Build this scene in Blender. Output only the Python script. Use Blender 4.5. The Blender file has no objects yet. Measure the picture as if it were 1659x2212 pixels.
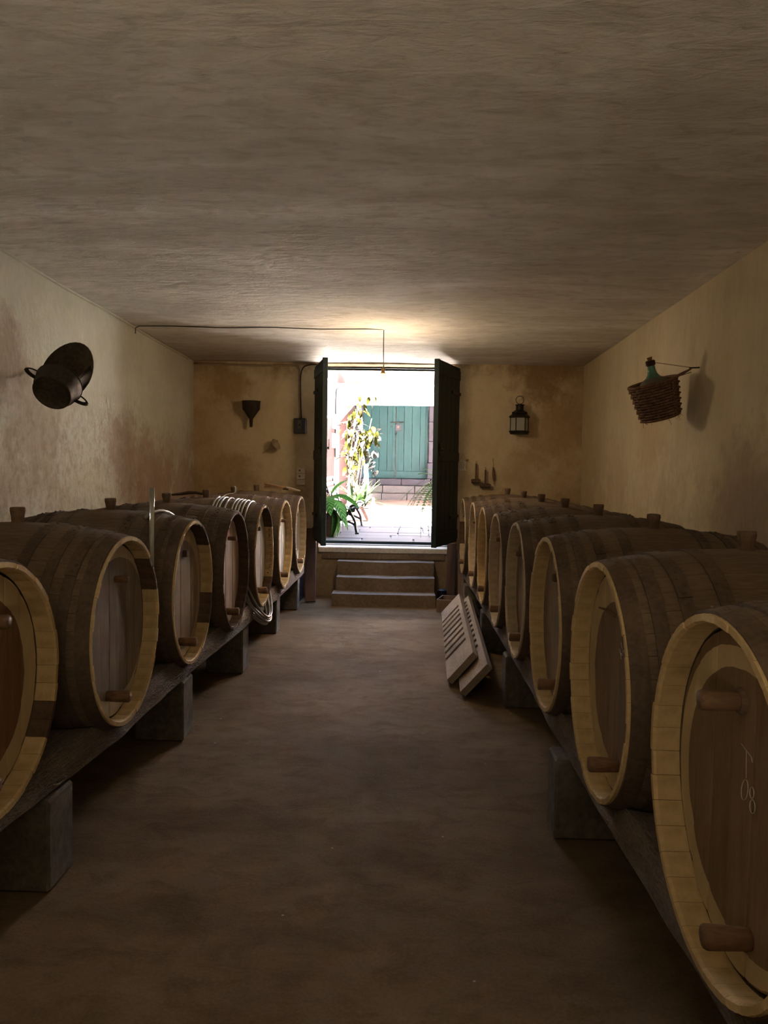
import bpy, math, random
from mathutils import Vector, Matrix, noise
random.seed(7)
S = bpy.context.scene
COL = S.collection
PI = math.pi

# ------------------------------------------------------------ camera
PITCH, YAW, ROLL, FPX = 0.05578, 0.029254, 0.0156128, 1674.76
fw = Vector((-math.sin(YAW)*math.cos(PITCH), math.cos(YAW)*math.cos(PITCH), -math.sin(PITCH)))
r0 = fw.cross(Vector((0, 0, 1))).normalized(); u0 = r0.cross(fw)
rr = math.cos(ROLL)*r0 + math.sin(ROLL)*u0
uu = -math.sin(ROLL)*r0 + math.cos(ROLL)*u0
cd = bpy.data.cameras.new('camera'); cam = bpy.data.objects.new('camera', cd); COL.objects.link(cam)
cd.sensor_fit = 'VERTICAL'; cd.sensor_height = 24.0; cd.lens = FPX/2212*24.0
cd.clip_start = 0.05; cd.clip_end = 200
M = Matrix((rr, uu, -fw)).transposed().to_4x4(); M.translation = (0, 0, 1.5)
cam.matrix_world = M
S.camera = cam

# ------------------------------------------------------------ world, sun, exposure
S.view_settings.view_transform = 'Standard'; S.view_settings.look = 'None'
S.view_settings.gamma = 1.0; S.view_settings.use_curve_mapping = False
S.view_settings.exposure = 3.48
wd = bpy.data.worlds.new('world'); S.world = wd; wd.use_nodes = True
wt = wd.node_tree; bg = wt.nodes['Background']
sky = wt.nodes.new('ShaderNodeTexSky'); sky.sky_type = 'NISHITA'; sky.sun_disc = False
sky.sun_elevation = math.radians(57); sky.sun_rotation = math.radians(150); sky.dust_density = 2.0
wt.links.new(sky.outputs[0], bg.inputs[0]); bg.inputs[1].default_value = 0.24
SUNDIR = Vector((0.10, 0.52, -0.84)).normalized()
sd = bpy.data.lights.new('sun', 'SUN'); sd.energy = 88.0; sd.angle = 0.009; sd.color = (1.0, 0.91, 0.80)
so = bpy.data.objects.new('sun', sd); COL.objects.link(so)
so.rotation_euler = SUNDIR.to_track_quat('-Z', 'Y').to_euler()
# daylight portal in the doorway: guides the sky's own light, gives none of its own
pd = bpy.data.lights.new('sky_portal', 'AREA'); pd.shape = 'RECTANGLE'; pd.size = 1.5; pd.size_y = 2.05
pd.cycles.is_portal = True
po = bpy.data.objects.new('sky_portal', pd); COL.objects.link(po)
po.location = (-0.24, 9.2, 1.63); po.rotation_euler = (math.radians(-90), 0, 0)
# added warm fill behind the camera, bounced off the ceiling; no cellar lamp
ld = bpy.data.lights.new('fill_uplight', 'AREA'); ld.energy = 3.1; ld.size = 1.2; ld.color = (1.0, 0.80, 0.54)
lo = bpy.data.objects.new('fill_uplight', ld); COL.objects.link(lo); lo.location = (-0.25, -0.9, 1.2)
lo.rotation_euler = (math.radians(180-18), 0, 0)
# the pendant bulb in front of the doorway
bd = bpy.data.lights.new('bulb_light', 'POINT'); bd.energy = 2.4; bd.shadow_soft_size = 0.10; bd.color = (1.0, 0.72, 0.42)
bo = bpy.data.objects.new('bulb_light', bd); COL.objects.link(bo); bo.location = (-0.234, 7.04, 2.24)
S.cycles.max_bounces = 10; S.cycles.diffuse_bounces = 7; S.cycles.glossy_bounces = 4
S.cycles.use_denoising = True; S.cycles.sample_clamp_indirect = 12.0

# ------------------------------------------------------------ mesh helpers
class MB:
    def __init__(s): s.v = []; s.f = []; s.m = []
    def add(s, vs, fs, mi=0):
        n = len(s.v); s.v += [tuple(v) for v in vs]
        s.f += [tuple(i+n for i in f) for f in fs]; s.m += [mi]*len(fs); return s
    def box(s, c, d, R=None, mi=0, bev=0.0, taper=1.0):
        hx, hy, hz = d[0]/2, d[1]/2, d[2]/2
        b = min(bev, hx*.9, hy*.9, hz*.9)
        if b <= 0:
            vs = [Vector((x*(taper if z > 0 else 1), y*(taper if z > 0 else 1), z)) for z in (-hz, hz) for y in (-hy, hy) for x in (-hx, hx)]
            fs = [(0, 2, 3, 1), (4, 5, 7, 6), (0, 1, 5, 4), (2, 6, 7, 3), (0, 4, 6, 2), (1, 3, 7, 5)]
        else:
            rings = []
            for z, k in ((-hz, 1), (-hz+b, 0), (hz-b, 0), (hz, 1)):
                o = b if k else 0.0; t = taper if z > 0 else 1
                x1, y1 = (hx-o)*t, (hy-o)*t; c1 = b if not k else b*.0
                rings.append([(-x1+c1, -y1, z), (x1-c1, -y1, z), (x1, -y1+c1, z), (x1, y1-c1, z), (x1-c1, y1, z), (-x1+c1, y1, z), (-x1, y1-c1, z), (-x1, -y1+c1, z)])
            vs = [Vector(p) for r in rings for p in r]
            fs = []
            for i in range(3):
                for j in range(8):
                    a, q = i*8+j, i*8+(j+1) % 8
                    fs.append((a, q, q+8, a+8))
            fs.append(tuple(range(7, -1, -1))); fs.append(tuple(range(24, 32)))
        if R is not None: vs = [R.to_3x3() @ v for v in vs]
        c = Vector(c); return s.add([v+c for v in vs], fs, mi)
    def tube(s, pts, rad, seg=8, mi=0, cap=True, flat=1.0, up=None, closed=False):
        pts = [Vector(p) for p in pts]; n = len(pts)
        if not hasattr(rad, '__len__'): rad = [rad]*n
        vs = []; prev = Vector(up) if up else None
        for i, p in enumerate(pts):
            if closed: t = pts[(i+1) % n]-pts[i-1]
            else: t = (pts[min(i+1, n-1)]-pts[max(i-1, 0)])
            t = t.normalized() if t.length > 1e-9 else Vector((0, 0, 1))
            if prev is None: prev = Vector((0, 0, 1)) if abs(t.z) < .9 else Vector((1, 0, 0))
            a = (prev - t*prev.dot(t))
            a = a.normalized() if a.length > 1e-6 else t.orthogonal().normalized()
            b = t.cross(a); prev = a
            for j in range(seg):
                w = 2*PI*j/seg; vs.append(p+a*(math.cos(w)*rad[i]*flat)+b*(math.sin(w)*rad[i]))
        fs = []
        m = n if closed else n-1
        for i in range(m):
            k = (i+1) % n
            for j in range(seg):
                fs.append((i*seg+j, i*seg+(j+1) % seg, k*seg+(j+1) % seg, k*seg+j))
        if cap and not closed:
            fs.append(tuple(range(seg-1, -1, -1))); fs.append(tuple((n-1)*seg+j for j in range(seg)))
        return s.add(vs, fs, mi)
    def lathe(s, prof, seg=24, M=None, mi=0, sx=1.0, sy=1.0, cap=False):
        vs = []; fs = []
        for r, z in prof:
            for j in range(seg):
                a = 2*PI*j/seg; vs.append(Vector((r*sx*math.cos(a), r*sy*math.sin(a), z)))
        for i in range(len(prof)-1):
            for j in range(seg):
                fs.append((i*seg+j, i*seg+(j+1) % seg, (i+1)*seg+(j+1) % seg, (i+1)*seg+j))
        if cap:
            fs.append(tuple(range(seg-1, -1, -1))); fs.append(tuple((len(prof)-1)*seg+j for j in range(seg)))
        if M is not None: vs = [M @ v for v in vs]
        return s.add(vs, fs, mi)
    def prism(s, poly, t, M=None, mi=0):           # polygon in XY, extruded 0..t in Z
        n = len(poly)
        vs = [Vector((p[0], p[1], 0)) for p in poly]+[Vector((p[0], p[1], t)) for p in poly]
        fs = [tuple(range(n-1, -1, -1)), tuple(range(n, 2*n))]+[(i, (i+1) % n, n+(i+1) % n, n+i) for i in range(n)]
        if M is not None: vs = [M @ v for v in vs]
        return s.add(vs, fs, mi)
    def mesh(s, name, mats=(), smooth=False):
        me = bpy.data.meshes.new(name); me.from_pydata(s.v, [], s.f); me.update()
        for m in mats: me.materials.append(m)
        me.polygons.foreach_set('material_index', s.m)
        if smooth: me.polygons.foreach_set('use_smooth', [True]*len(s.f))
        me.update(); return me
    def build(s, name, mat, parent=None, smooth=False, loc=None):
        mats = mat if isinstance(mat, (list, tuple)) else [mat]
        return obj(name, s.mesh(name, mats, smooth), parent, loc)

def obj(name, me, parent=None, loc=None, rot=None):
    o = bpy.data.objects.new(name, me); COL.objects.link(o)
    if parent: o.parent = parent
    if loc is not None: o.location = loc
    if rot is not None: o.rotation_euler = rot
    return o
def tag(o, label, cat, group=None, kind=None):
    o['label'] = label; o['category'] = cat
    if group: o['group'] = group
    if kind: o['kind'] = kind
    return o
def empty(name, loc, label, cat, group=None, rz=0.0):
    o = bpy.data.objects.new(name, None); o.empty_display_size = .1; COL.objects.link(o)
    o.location = loc; o.rotation_euler = (0, 0, rz); return tag(o, label, cat, group)
def struct(o, label=None, cat=None):
    o['kind'] = 'structure'
    if label: o['label'] = label; o['category'] = cat
    return o
def local(o): return o.matrix_basis.inverted()
def rotm(a, ax): return Matrix.Rotation(a, 4, ax)
def frame(z, x=None):                     # rotation taking +Z to z
    z = Vector(z).normalized(); x = Vector(x) if x else (Vector((1, 0, 0)) if abs(z.x) < .9 else Vector((0, 1, 0)))
    x = (x-z*x.dot(z)).normalized(); y = z.cross(x)
    return Matrix((x, y, z)).transposed().to_4x4()
def T(v): return Matrix.Translation(Vector(v))
def sub(name, me_builder, mat, par, smooth=False): return me_builder.build(name, mat, par, smooth)

# ------------------------------------------------------------ materials
def base(name, rough=.8, metal=0.0, spec=.3):
    m = bpy.data.materials.new(name); m.use_nodes = True; nt = m.node_tree
    b = nt.nodes['Principled BSDF']; b.inputs['Roughness'].default_value = rough
    b.inputs['Metallic'].default_value = metal; b.inputs['Specular IOR Level'].default_value = spec
    return m, nt, b
def rgb(c): return (c[0], c[1], c[2], 1)
def nz(nt, vec, scale, detail=5, rough=.6, dist=0.0):
    n = nt.nodes.new('ShaderNodeTexNoise'); n.inputs['Scale'].default_value = scale
    n.inputs['Detail'].default_value = detail; n.inputs['Roughness'].default_value = rough
    n.inputs['Distortion'].default_value = dist
    nt.links.new(vec, n.inputs['Vector']); return n.outputs['Fac']
def ramp(nt, fac, a, b, ca=(0, 0, 0), cb=(1, 1, 1)):
    r = nt.nodes.new('ShaderNodeValToRGB'); r.color_ramp.elements[0].position = a; r.color_ramp.elements[1].position = b
    r.color_ramp.elements[0].color = rgb(ca); r.color_ramp.elements[1].color = rgb(cb)
    nt.links.new(fac, r.inputs[0]); return r.outputs[0]
def mix(nt, fac, a, b, mode='MIX'):
    m = nt.nodes.new('ShaderNodeMix'); m.data_type = 'RGBA'; m.blend_type = mode
    if isinstance(fac, (int, float)): m.inputs[0].default_value = fac
    else: nt.links.new(fac, m.inputs[0])
    for i, c in ((6, a), (7, b)):
        if isinstance(c, tuple): m.inputs[i].default_value = rgb(c)
        else: nt.links.new(c, m.inputs[i])
    return m.outputs[2]
def mth(nt, op, a, b=None):
    m = nt.nodes.new('ShaderNodeMath'); m.operation = op
    for i, c in ((0, a), (1, b)):
        if c is None: continue
        if isinstance(c, (int, float)): m.inputs[i].default_value = c
        else: nt.links.new(c, m.inputs[i])
    return m.outputs[0]
def coords(nt, scale=(1, 1, 1), loc=(0, 0, 0), kind='Object', rot=(0, 0, 0)):
    t = nt.nodes.new('ShaderNodeTexCoord'); p = nt.nodes.new('ShaderNodeMapping')
    p.inputs['Scale'].default_value = scale; p.inputs['Location'].default_value = loc; p.inputs['Rotation'].default_value = rot
    nt.links.new(t.outputs[kind], p.inputs[0]); return p.outputs[0]
def bump(nt, b, h, strength=.3, dist=.02):
    n = nt.nodes.new('ShaderNodeBump'); n.inputs['Strength'].default_value = strength; n.inputs['Distance'].default_value = dist
    nt.links.new(h, n.inputs['Height']); nt.links.new(n.outputs[0], b.inputs['Normal'])
def xyz(nt, vec):
    s = nt.nodes.new('ShaderNodeSeparateXYZ'); nt.links.new(vec, s.inputs[0]); return s.outputs
def mottled(name, c1, c2, scale=4, rough=.85, metal=0.0, stretch=(1, 1, 1), bs=.3, bd=.01, fine=40, spec=.3, vary=0.0, detail=6):
    m, nt, b = base(name, rough, metal, spec)
    v = coords(nt, stretch)
    f = nz(nt, v, scale, detail); c = ramp(nt, f, .35, .68, c1, c2)
    f2 = nz(nt, v, fine, 4)
    c = mix(nt, .35, c, ramp(nt, f2, .3, .7, tuple(x*.55 for x in c1), tuple(min(1, x*1.25) for x in c2)))
    if vary:
        oi = nt.nodes.new('ShaderNodeObjectInfo')
        hs = nt.nodes.new('ShaderNodeHueSaturation')
        nt.links.new(mth(nt, 'ADD', mth(nt, 'MULTIPLY', oi.outputs['Random'], 2*vary), 1-vary), hs.inputs['Value'])
        nt.links.new(c, hs.inputs['Color']); c = hs.outputs[0]
    nt.links.new(c, b.inputs['Base Color'])
    bump(nt, b, mth(nt, 'ADD', f, mth(nt, 'MULTIPLY', f2, .4)), bs, bd)
    return m
def plain(name, c, rough=.6, metal=0.0, spec=.4, bs=.1):
    return mottled(name, tuple(x*.85 for x in c), c, 12, rough, metal, bs=bs, bd=.002, spec=spec)

def plaster(name, c1, c2, cd, blob, lo=.42, hi=.66, bs=.5, stretch=(1, 1, .6), off=(0, 0, 0), spots=()):
    m, nt, b = base(name, .92, 0, .15)
    v = coords(nt, stretch, off)
    big = nz(nt, v, .55, 7, .62, .4); mid = nz(nt, v, 2.3, 8, .68, .6); fine = nz(nt, v, 26, 5, .6)
    c = ramp(nt, big, .38, .64, c1, c2)
    c = mix(nt, mth(nt, 'MULTIPLY', ramp(nt, mid, lo, hi), .45), c, cd)
    for (axis_lo, axis_hi, ax, col, amt, sc, a0, a1) in blob:
        # stain patches: masks along world axes broken up by noise
        s = xyz(nt, coords(nt))
        k = None
        for i in range(3):
            if axis_lo[i] is not None:
                q = nt.nodes.new('ShaderNodeMapRange'); q.interpolation_type = 'SMOOTHSTEP'
                q.inputs[1].default_value = axis_lo[i]; q.inputs[2].default_value = axis_hi[i]
                nt.links.new(mth(nt, 'ADD', s[i], mth(nt, 'MULTIPLY', mth(nt, 'SUBTRACT', mid, .5), ax)), q.inputs[0])
                k = q.outputs[0] if k is None else mth(nt, 'MULTIPLY', k, q.outputs[0])
        n = nz(nt, coords(nt, (1, 1, .85)), sc, 9, .75, .15)
        k = mth(nt, 'MULTIPLY', mth(nt, 'MULTIPLY', k, ramp(nt, n, a0, a1)), amt)
        c = mix(nt, k, c, col)
    for (cc, rad, col, amt) in spots:          # rounded damp patches with ragged edges
        s = xyz(nt, coords(nt)); d2 = None
        for i in range(3):
            q = mth(nt, 'SUBTRACT', s[i], cc[i]); q = mth(nt, 'MULTIPLY', q, q); d2 = q if d2 is None else mth(nt, 'ADD', d2, q)
        d = mth(nt, 'ADD', mth(nt, 'DIVIDE', mth(nt, 'SQRT', d2), rad), mth(nt, 'MULTIPLY', mth(nt, 'SUBTRACT', nz(nt, coords(nt), 5, 8, .72), .5), 2.2))
        c = mix(nt, mth(nt, 'MULTIPLY', ramp(nt, d, .45, 1.05, (1, 1, 1), (0, 0, 0)), amt), c, col)
    c = mix(nt, .12, c, ramp(nt, fine, .3, .7, tuple(x*.5 for x in c1), c2))
    nt.links.new(c, b.inputs['Base Color'])
    bump(nt, b, mth(nt, 'ADD', mid, mth(nt, 'MULTIPLY', fine, .25)), bs, .03)
    return m

M_LEFT = plaster('plaster_left', (.55, .56, .48), (.69, .70, .62), (.49, .46, .37), [
    ((None, None, 2.25), (None, None, 1.60), 1.0, (.34, .26, .19), .8, 13.0, .44, .60),
    ((None, None, 1.75), (None, None, 1.30), .6, (.46, .36, .22), .65, 2.5, .30, .62),
    ((None, 6.4, 1.95), (None, 7.4, 1.35), .9, (.30, .16, .115), .95, 3.2, .40, .50),
    ((None, 6.6, None), (None, 8.8, None), .5, (.55, .42, .26), .6, 1.3, .2, .7)], spots=(((-2.51, 4.78, 2.16), .34, (.33, .24, .17), .75), ((-2.51, 5.2, 1.72), .5, (.38, .30, .22), .6), ((-2.51, 6.75, 1.62), .42, (.36, .24, .19), .7), ((-2.51, 7.4, 1.5), .4, (.37, .25, .20), .6)))
M_RIGHT = plaster('plaster_right', (.60, .52, .36), (.74, .66, .49), (.48, .39, .26), [
    ((None, 5.2, 1.70), (None, 4.7, 1.35), .5, (.40, .31, .24), .9, 2.0, .33, .42),
    ((None, 6.9, None), (None, 8.9, None), .6, (.40, .27, .12), .6, 1.4, .2, .7),
    ((None, None, 1.9), (None, None, 1.4), .8, (.40, .28, .17), .4, 4.0, .45, .6)], stretch=(1, 1, .35), spots=(((2.01, 4.7, 1.3), .55, (.36, .29, .23), .75), ((2.01, 6.5, 1.9), .5, (.50, .36, .22), .5), ((2.01, 7.6, 1.5), .45, (.50, .37, .22), .5)))
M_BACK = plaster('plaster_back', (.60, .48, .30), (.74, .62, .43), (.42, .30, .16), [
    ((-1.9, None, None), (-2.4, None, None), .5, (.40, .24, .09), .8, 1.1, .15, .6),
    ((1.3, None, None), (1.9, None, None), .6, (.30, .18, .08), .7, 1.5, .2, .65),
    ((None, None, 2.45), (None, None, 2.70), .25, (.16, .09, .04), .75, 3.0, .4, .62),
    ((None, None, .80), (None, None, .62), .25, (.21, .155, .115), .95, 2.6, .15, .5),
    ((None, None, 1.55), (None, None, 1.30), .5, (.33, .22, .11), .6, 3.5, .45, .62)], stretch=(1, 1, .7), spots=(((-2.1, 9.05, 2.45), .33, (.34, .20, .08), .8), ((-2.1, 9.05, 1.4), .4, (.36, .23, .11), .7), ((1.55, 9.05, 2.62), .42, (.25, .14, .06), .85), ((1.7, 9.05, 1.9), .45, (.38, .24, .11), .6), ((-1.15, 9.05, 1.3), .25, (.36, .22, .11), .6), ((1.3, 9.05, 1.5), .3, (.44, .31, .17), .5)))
def ceiling_mat():
    m, nt, b = base('plaster_ceiling', .95, 0, .1)
    v = coords(nt, (.42, 1.5, 1))
    f = nz(nt, v, 1.7, 8, .66, .5); g = nz(nt, coords(nt, (1, 2.4, 1)), 6.5, 7, .62, .7); h = nz(nt, coords(nt), 45, 4)
    c = ramp(nt, f, .38, .62, (.66, .64, .60), (.88, .87, .84))
    c = mix(nt, mth(nt, 'MULTIPLY', ramp(nt, g, .48, .66), .4), c, (.42, .39, .33))
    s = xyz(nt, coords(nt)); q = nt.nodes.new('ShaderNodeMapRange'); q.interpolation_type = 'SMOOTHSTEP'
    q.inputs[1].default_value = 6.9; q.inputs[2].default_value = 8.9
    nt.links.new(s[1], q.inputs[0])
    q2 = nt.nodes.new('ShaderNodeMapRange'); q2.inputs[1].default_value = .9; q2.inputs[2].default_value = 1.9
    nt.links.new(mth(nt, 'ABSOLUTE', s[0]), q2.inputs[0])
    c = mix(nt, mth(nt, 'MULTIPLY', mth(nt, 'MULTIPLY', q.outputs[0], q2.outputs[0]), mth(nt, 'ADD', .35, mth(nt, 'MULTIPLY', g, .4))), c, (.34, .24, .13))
    nt.links.new(c, b.inputs['Base Color'])
    bump(nt, b, mth(nt, 'ADD', mth(nt, 'ADD', f, mth(nt, 'MULTIPLY', g, .45)), mth(nt, 'MULTIPLY', h, .06)), .6, .04)
    return m
M_CEIL = ceiling_mat()
def floor_mat():
    m, nt, b = base('concrete_floor', .7, 0, .06)
    v = coords(nt, (.8, 1.3, 1))
    f = nz(nt, v, 1.1, 8, .6, .4); g = nz(nt, v, 6, 8, .7, .6); h = nz(nt, coords(nt), 90, 3)
    c = ramp(nt, f, .35, .66, (.125, .082, .040), (.245, .175, .105))
    c = mix(nt, mth(nt, 'MULTIPLY', ramp(nt, g, .48, .7), .5), c, (.055, .036, .018))
    c = mix(nt, .2, c, ramp(nt, h, .35, .65, (.05, .033, .017), (.21, .155, .09)))
    sp = nt.nodes.new('ShaderNodeTexVoronoi'); sp.inputs['Scale'].default_value = 5; nt.links.new(coords(nt), sp.inputs['Vector'])
    c = mix(nt, mth(nt, 'LESS_THAN', sp.outputs['Distance'], .028), c, (.40, .34, .26))
    nt.links.new(c, b.inputs['Base Color'])
    nt.links.new(mth(nt, 'ADD', .50, mth(nt, 'MULTIPLY', g, .55)), b.inputs['Roughness'])
    bump(nt, b, mth(nt, 'ADD', mth(nt, 'ADD', mth(nt, 'MULTIPLY', f, .8), mth(nt, 'MULTIPLY', g, .9)), mth(nt, 'MULTIPLY', h, .05)), .55, .02)
    return m
M_FLOOR = floor_mat()
M_STEP = mottled('step_stone', (0.1360, 0.1000, 0.0720), (0.2480, 0.1920, 0.1400), 3.2, .7, bs=.5, bd=.02)
M_BLOCK = mottled('concrete_block', (0.0867, 0.0758, 0.0650), (0.1734, 0.1553, 0.1337), 9, .9, bs=.6, bd=.01)
M_STAVE = mottled('weathered_oak', (.115, .082, .056), (.215, .155, .108), 3.0, .85, stretch=(.5, 5, 5), bs=.45, bd=.006, vary=.09)
M_RIM = mottled('cream_painted_chime', (.50, .36, .17), (.62, .47, .26), 5, .75, bs=.25, bd=.003, fine=24, vary=.035)
M_RIMPALE = mottled('pale_painted_chime', (.47, .37, .24), (.60, .50, .36), 5, .75, bs=.25, bd=.003, fine=24, vary=.035)
M_BARE = mottled('bare_dark_chime', (.075, .045, .03), (.13, .08, .05), 6, .85, bs=.3, bd=.004)
M_HOOP = mottled('rusty_hoop_iron', (.085, .06, .045), (.165, .118, .082), 7, .75, .15, bs=.3, bd=.003, fine=60)
M_PEG = mottled('oak_peg', (.12, .065, .035), (.24, .14, .08), 7, .75, stretch=(1, 3, 3), bs=.3, bd=.004)
M_BUNG = mottled('bung_wood', (.09, .055, .035), (.2, .135, .09), 9, .9, bs=.4, bd=.004)
M_BEAM = mottled('rough_timber_beam', (0.1080, 0.0855, 0.0675), (0.2430, 0.2070, 0.1800), 4, .9, stretch=(3, 1, 3), bs=.8, bd=.03)
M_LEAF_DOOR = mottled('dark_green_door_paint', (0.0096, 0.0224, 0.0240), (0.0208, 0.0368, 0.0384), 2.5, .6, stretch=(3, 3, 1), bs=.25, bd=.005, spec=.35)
M_IRON = mottled('dark_iron', (.018, .014, .011), (.05, .038, .028), 8, .5, .6, bs=.2, bd=.003)
M_COPPER = mottled('dark_copper', (.035, .026, .018), (.10, .078, .055), 5, .6, .6, bs=.2, bd=.004)
M_TIN = mottled('dark_tin', (.03, .02, .012), (.06, .042, .026), 6, .7, .3, bs=.2, bd=.003)
M_WOOD = mottled('plain_board', (.17, .115, .085), (.28, .20, .15), 4, .8, stretch=(4, 4, .5), bs=.3, bd=.006)
M_REDWOOD = mottled('reddish_board', (.095, .055, .042), (.15, .09, .068), 4, .8, stretch=(4, 4, .5), bs=.3, bd=.006)
M_SLAB = mottled('worn_grey_wood', (.27, .215, .175), (.42, .35, .29), 5, .85, stretch=(4, .5, 4), bs=.4, bd=.006)
M_HANDLE = mottled('handle_wood', (.13, .07, .045), (.22, .12, .075), 8, .7, stretch=(4, 4, 1))
M_MALLET = mottled('mallet_wood', (.08, .052, .035), (.15, .10, .07), 8, .8)
M_HOSE = plain('grey_hose', (.36, .35, .33), .35)
M_WHITEHOSE = plain('white_tube', (.75, .74, .70), .35)
M_CLOTH = mottled('straw', (.26, .16, .09), (.45, .30, .18), 30, .9, stretch=(1, 6, 6))
M_TAN = plain('tan_horn', (.36, .26, .16), .5)
M_PLASTIC = plain('cream_plastic', (.80, .68, .54), .5)
M_GREYBOX = plain('dark_grey_box', (.045, .042, .042), .5)
M_DIAL = plain('grey_dial', (.14, .12, .11), .5)
M_BAKELITE = plain('brown_cable', (.07, .04, .025), .5)
M_PAINTEDPIPE = plain('wall_coloured_pipe', (.36, .27, .16), .8)
M_GREYCABLE = plain('grey_cable', (.12, .105, .09), .6)
M_PAPER = plain('aged_sign_board', (.80, .72, .62), .8)
M_INK = plain('dark_ink', (.06, .03, .02), .8)
M_CHALK = plain('white_chalk', (.55, .50, .43), .95)
M_NAVY = plain('navy_plastic', (.012, .014, .03), .5)
M_WICKER = mottled('brown_wicker', (.12, .06, .035), (.26, .145, .09), 20, .75, bs=.3, bd=.003)
M_TWINE = plain('twine', (.2, .14, .08), .9)
M_CORK = mottled('cork', (.25, .12, .06), (.42, .23, .12), 40, .9)
M_BRASS = plain('brass_socket', (.25, .16, .08), .4, .8)
M_STONELIP = mottled('pale_threshold_stone', (.5, .47, .42), (.66, .63, .58), 4, .8)
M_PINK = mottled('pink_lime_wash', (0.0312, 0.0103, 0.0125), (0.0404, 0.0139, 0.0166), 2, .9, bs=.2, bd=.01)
M_WHITEWALL = mottled('white_wall', (.78, .74, .73), (.86, .83, .82), 2, .9, bs=.2, bd=.01)
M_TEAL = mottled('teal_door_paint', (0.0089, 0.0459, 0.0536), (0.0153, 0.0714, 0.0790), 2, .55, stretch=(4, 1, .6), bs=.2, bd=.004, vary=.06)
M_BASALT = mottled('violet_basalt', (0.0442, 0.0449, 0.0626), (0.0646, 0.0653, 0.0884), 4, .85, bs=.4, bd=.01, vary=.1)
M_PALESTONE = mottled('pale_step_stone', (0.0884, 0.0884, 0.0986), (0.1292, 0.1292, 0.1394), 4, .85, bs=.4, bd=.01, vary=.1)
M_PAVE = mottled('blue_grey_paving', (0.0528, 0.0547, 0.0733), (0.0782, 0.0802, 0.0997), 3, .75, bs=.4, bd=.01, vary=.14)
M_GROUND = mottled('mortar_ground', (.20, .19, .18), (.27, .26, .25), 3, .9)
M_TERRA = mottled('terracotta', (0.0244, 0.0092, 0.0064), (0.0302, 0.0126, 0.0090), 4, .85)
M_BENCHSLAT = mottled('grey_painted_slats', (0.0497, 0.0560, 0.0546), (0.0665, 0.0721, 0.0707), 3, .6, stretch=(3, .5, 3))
M_CASTIRON = plain('black_cast_iron', (.012, .012, .012), .45)
M_OLDPOT = mottled('brown_old_pot', (0.050, 0.030, 0.020), (0.160, 0.110, 0.075), 5, .8)
M_SHADING_ROOF = mottled('shading_roof_terracotta', (.3, .12, .08), (.4, .18, .12), 5, .9)
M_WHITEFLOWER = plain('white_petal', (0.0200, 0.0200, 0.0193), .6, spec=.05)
M_OUTPIPE = plain('outdoor_grey_pipe', (.012, .011, .011), .6)
def leafmat(name, c, c2, trans=.35, stripes=False):
    m, nt, b = base(name, .6, 0, .04)
    v = coords(nt)
    f = nz(nt, v, 9, 4); col = ramp(nt, f, .35, .65, c, c2)
    if stripes:
        s = xyz(nt, v)
        w = mth(nt, 'SINE', mth(nt, 'ADD', mth(nt, 'MULTIPLY', s[0], 190), mth(nt, 'MULTIPLY', mth(nt, 'ABSOLUTE', s[1]), -170)))
        col = mix(nt, mth(nt, 'MULTIPLY', mth(nt, 'GREATER_THAN', w, .55), .55), col, (.16, .26, .07))
    oi = nt.nodes.new('ShaderNodeObjectInfo'); hs = nt.nodes.new('ShaderNodeHueSaturation')
    nt.links.new(mth(nt, 'ADD', mth(nt, 'MULTIPLY', oi.outputs['Random'], .5), .75), hs.inputs['Value']); nt.links.new(col, hs.inputs['Color'])
    nt.links.new(hs.outputs[0], b.inputs['Base Color'])
    tr = nt.nodes.new('ShaderNodeBsdfTranslucent'); nt.links.new(hs.outputs[0], tr.inputs[0])
    mx = nt.nodes.new('ShaderNodeMixShader'); mx.inputs[0].default_value = trans
    nt.links.new(b.outputs[0], mx.inputs[1]); nt.links.new(tr.outputs[0], mx.inputs[2])
    nt.links.new(mx.outputs[0], nt.nodes['Material Output'].inputs[0]); return m
M_DUMB = leafmat('dumbcane_leaf', (0.0135, 0.0660, 0.0090), (0.0330, 0.1320, 0.0210), .3, True)
M_STRAP = leafmat('strap_leaf', (0.0076, 0.0167, 0.0044), (0.0151, 0.0258, 0.0092), .3)
M_YLEAF = leafmat('yellow_green_leaf', (0.0069, 0.0082, 0.0008), (0.0119, 0.0110, 0.0014), .3)
M_PLEAF = leafmat('pale_leaf', (0.0148, 0.0163, 0.0127), (0.0211, 0.0218, 0.0182), .3)
M_FERN = leafmat('fern_leaf', (0.0259, 0.0640, 0.0089), (0.0527, 0.1054, 0.0145), .4)
M_STEM = plain('plant_stem', (.25, .19, .12), .7)
def glass(name, c, rough=.05, w=.6):
    m, nt, b = base(name, rough, 0, .5)
    b.inputs['Base Color'].default_value = rgb(c); b.inputs['Transmission Weight'].default_value = w
    b.inputs['IOR'].default_value = 1.3; return m
M_PANE = glass('frosted_pane', (.62, .62, .55), .5, .5)
M_GREENGLASS = glass('green_bottle_glass', (.18, .42, .33), .12, .45)
M_DUSTGLASS = mottled('dusty_bottle_shoulder', (0.1200, 0.1200, 0.0950), (0.1900, 0.1800, 0.1400), 14, .7)
M_TUBEGLASS = glass('clear_tube_glass', (.8, .85, .82), .05, .7)
m_, nt_, b_ = base('lit_bulb', .3); b_.inputs['Base Color'].default_value = rgb((1, .9, .6))
b_.inputs['Emission Color'].default_value = rgb((1.0, .80, .42)); b_.inputs['Emission Strength'].default_value = 0.13; M_BULB = m_
M_BULBGLASS = glass('bulb_glass', (1, 1, 1), .02, .95)

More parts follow.
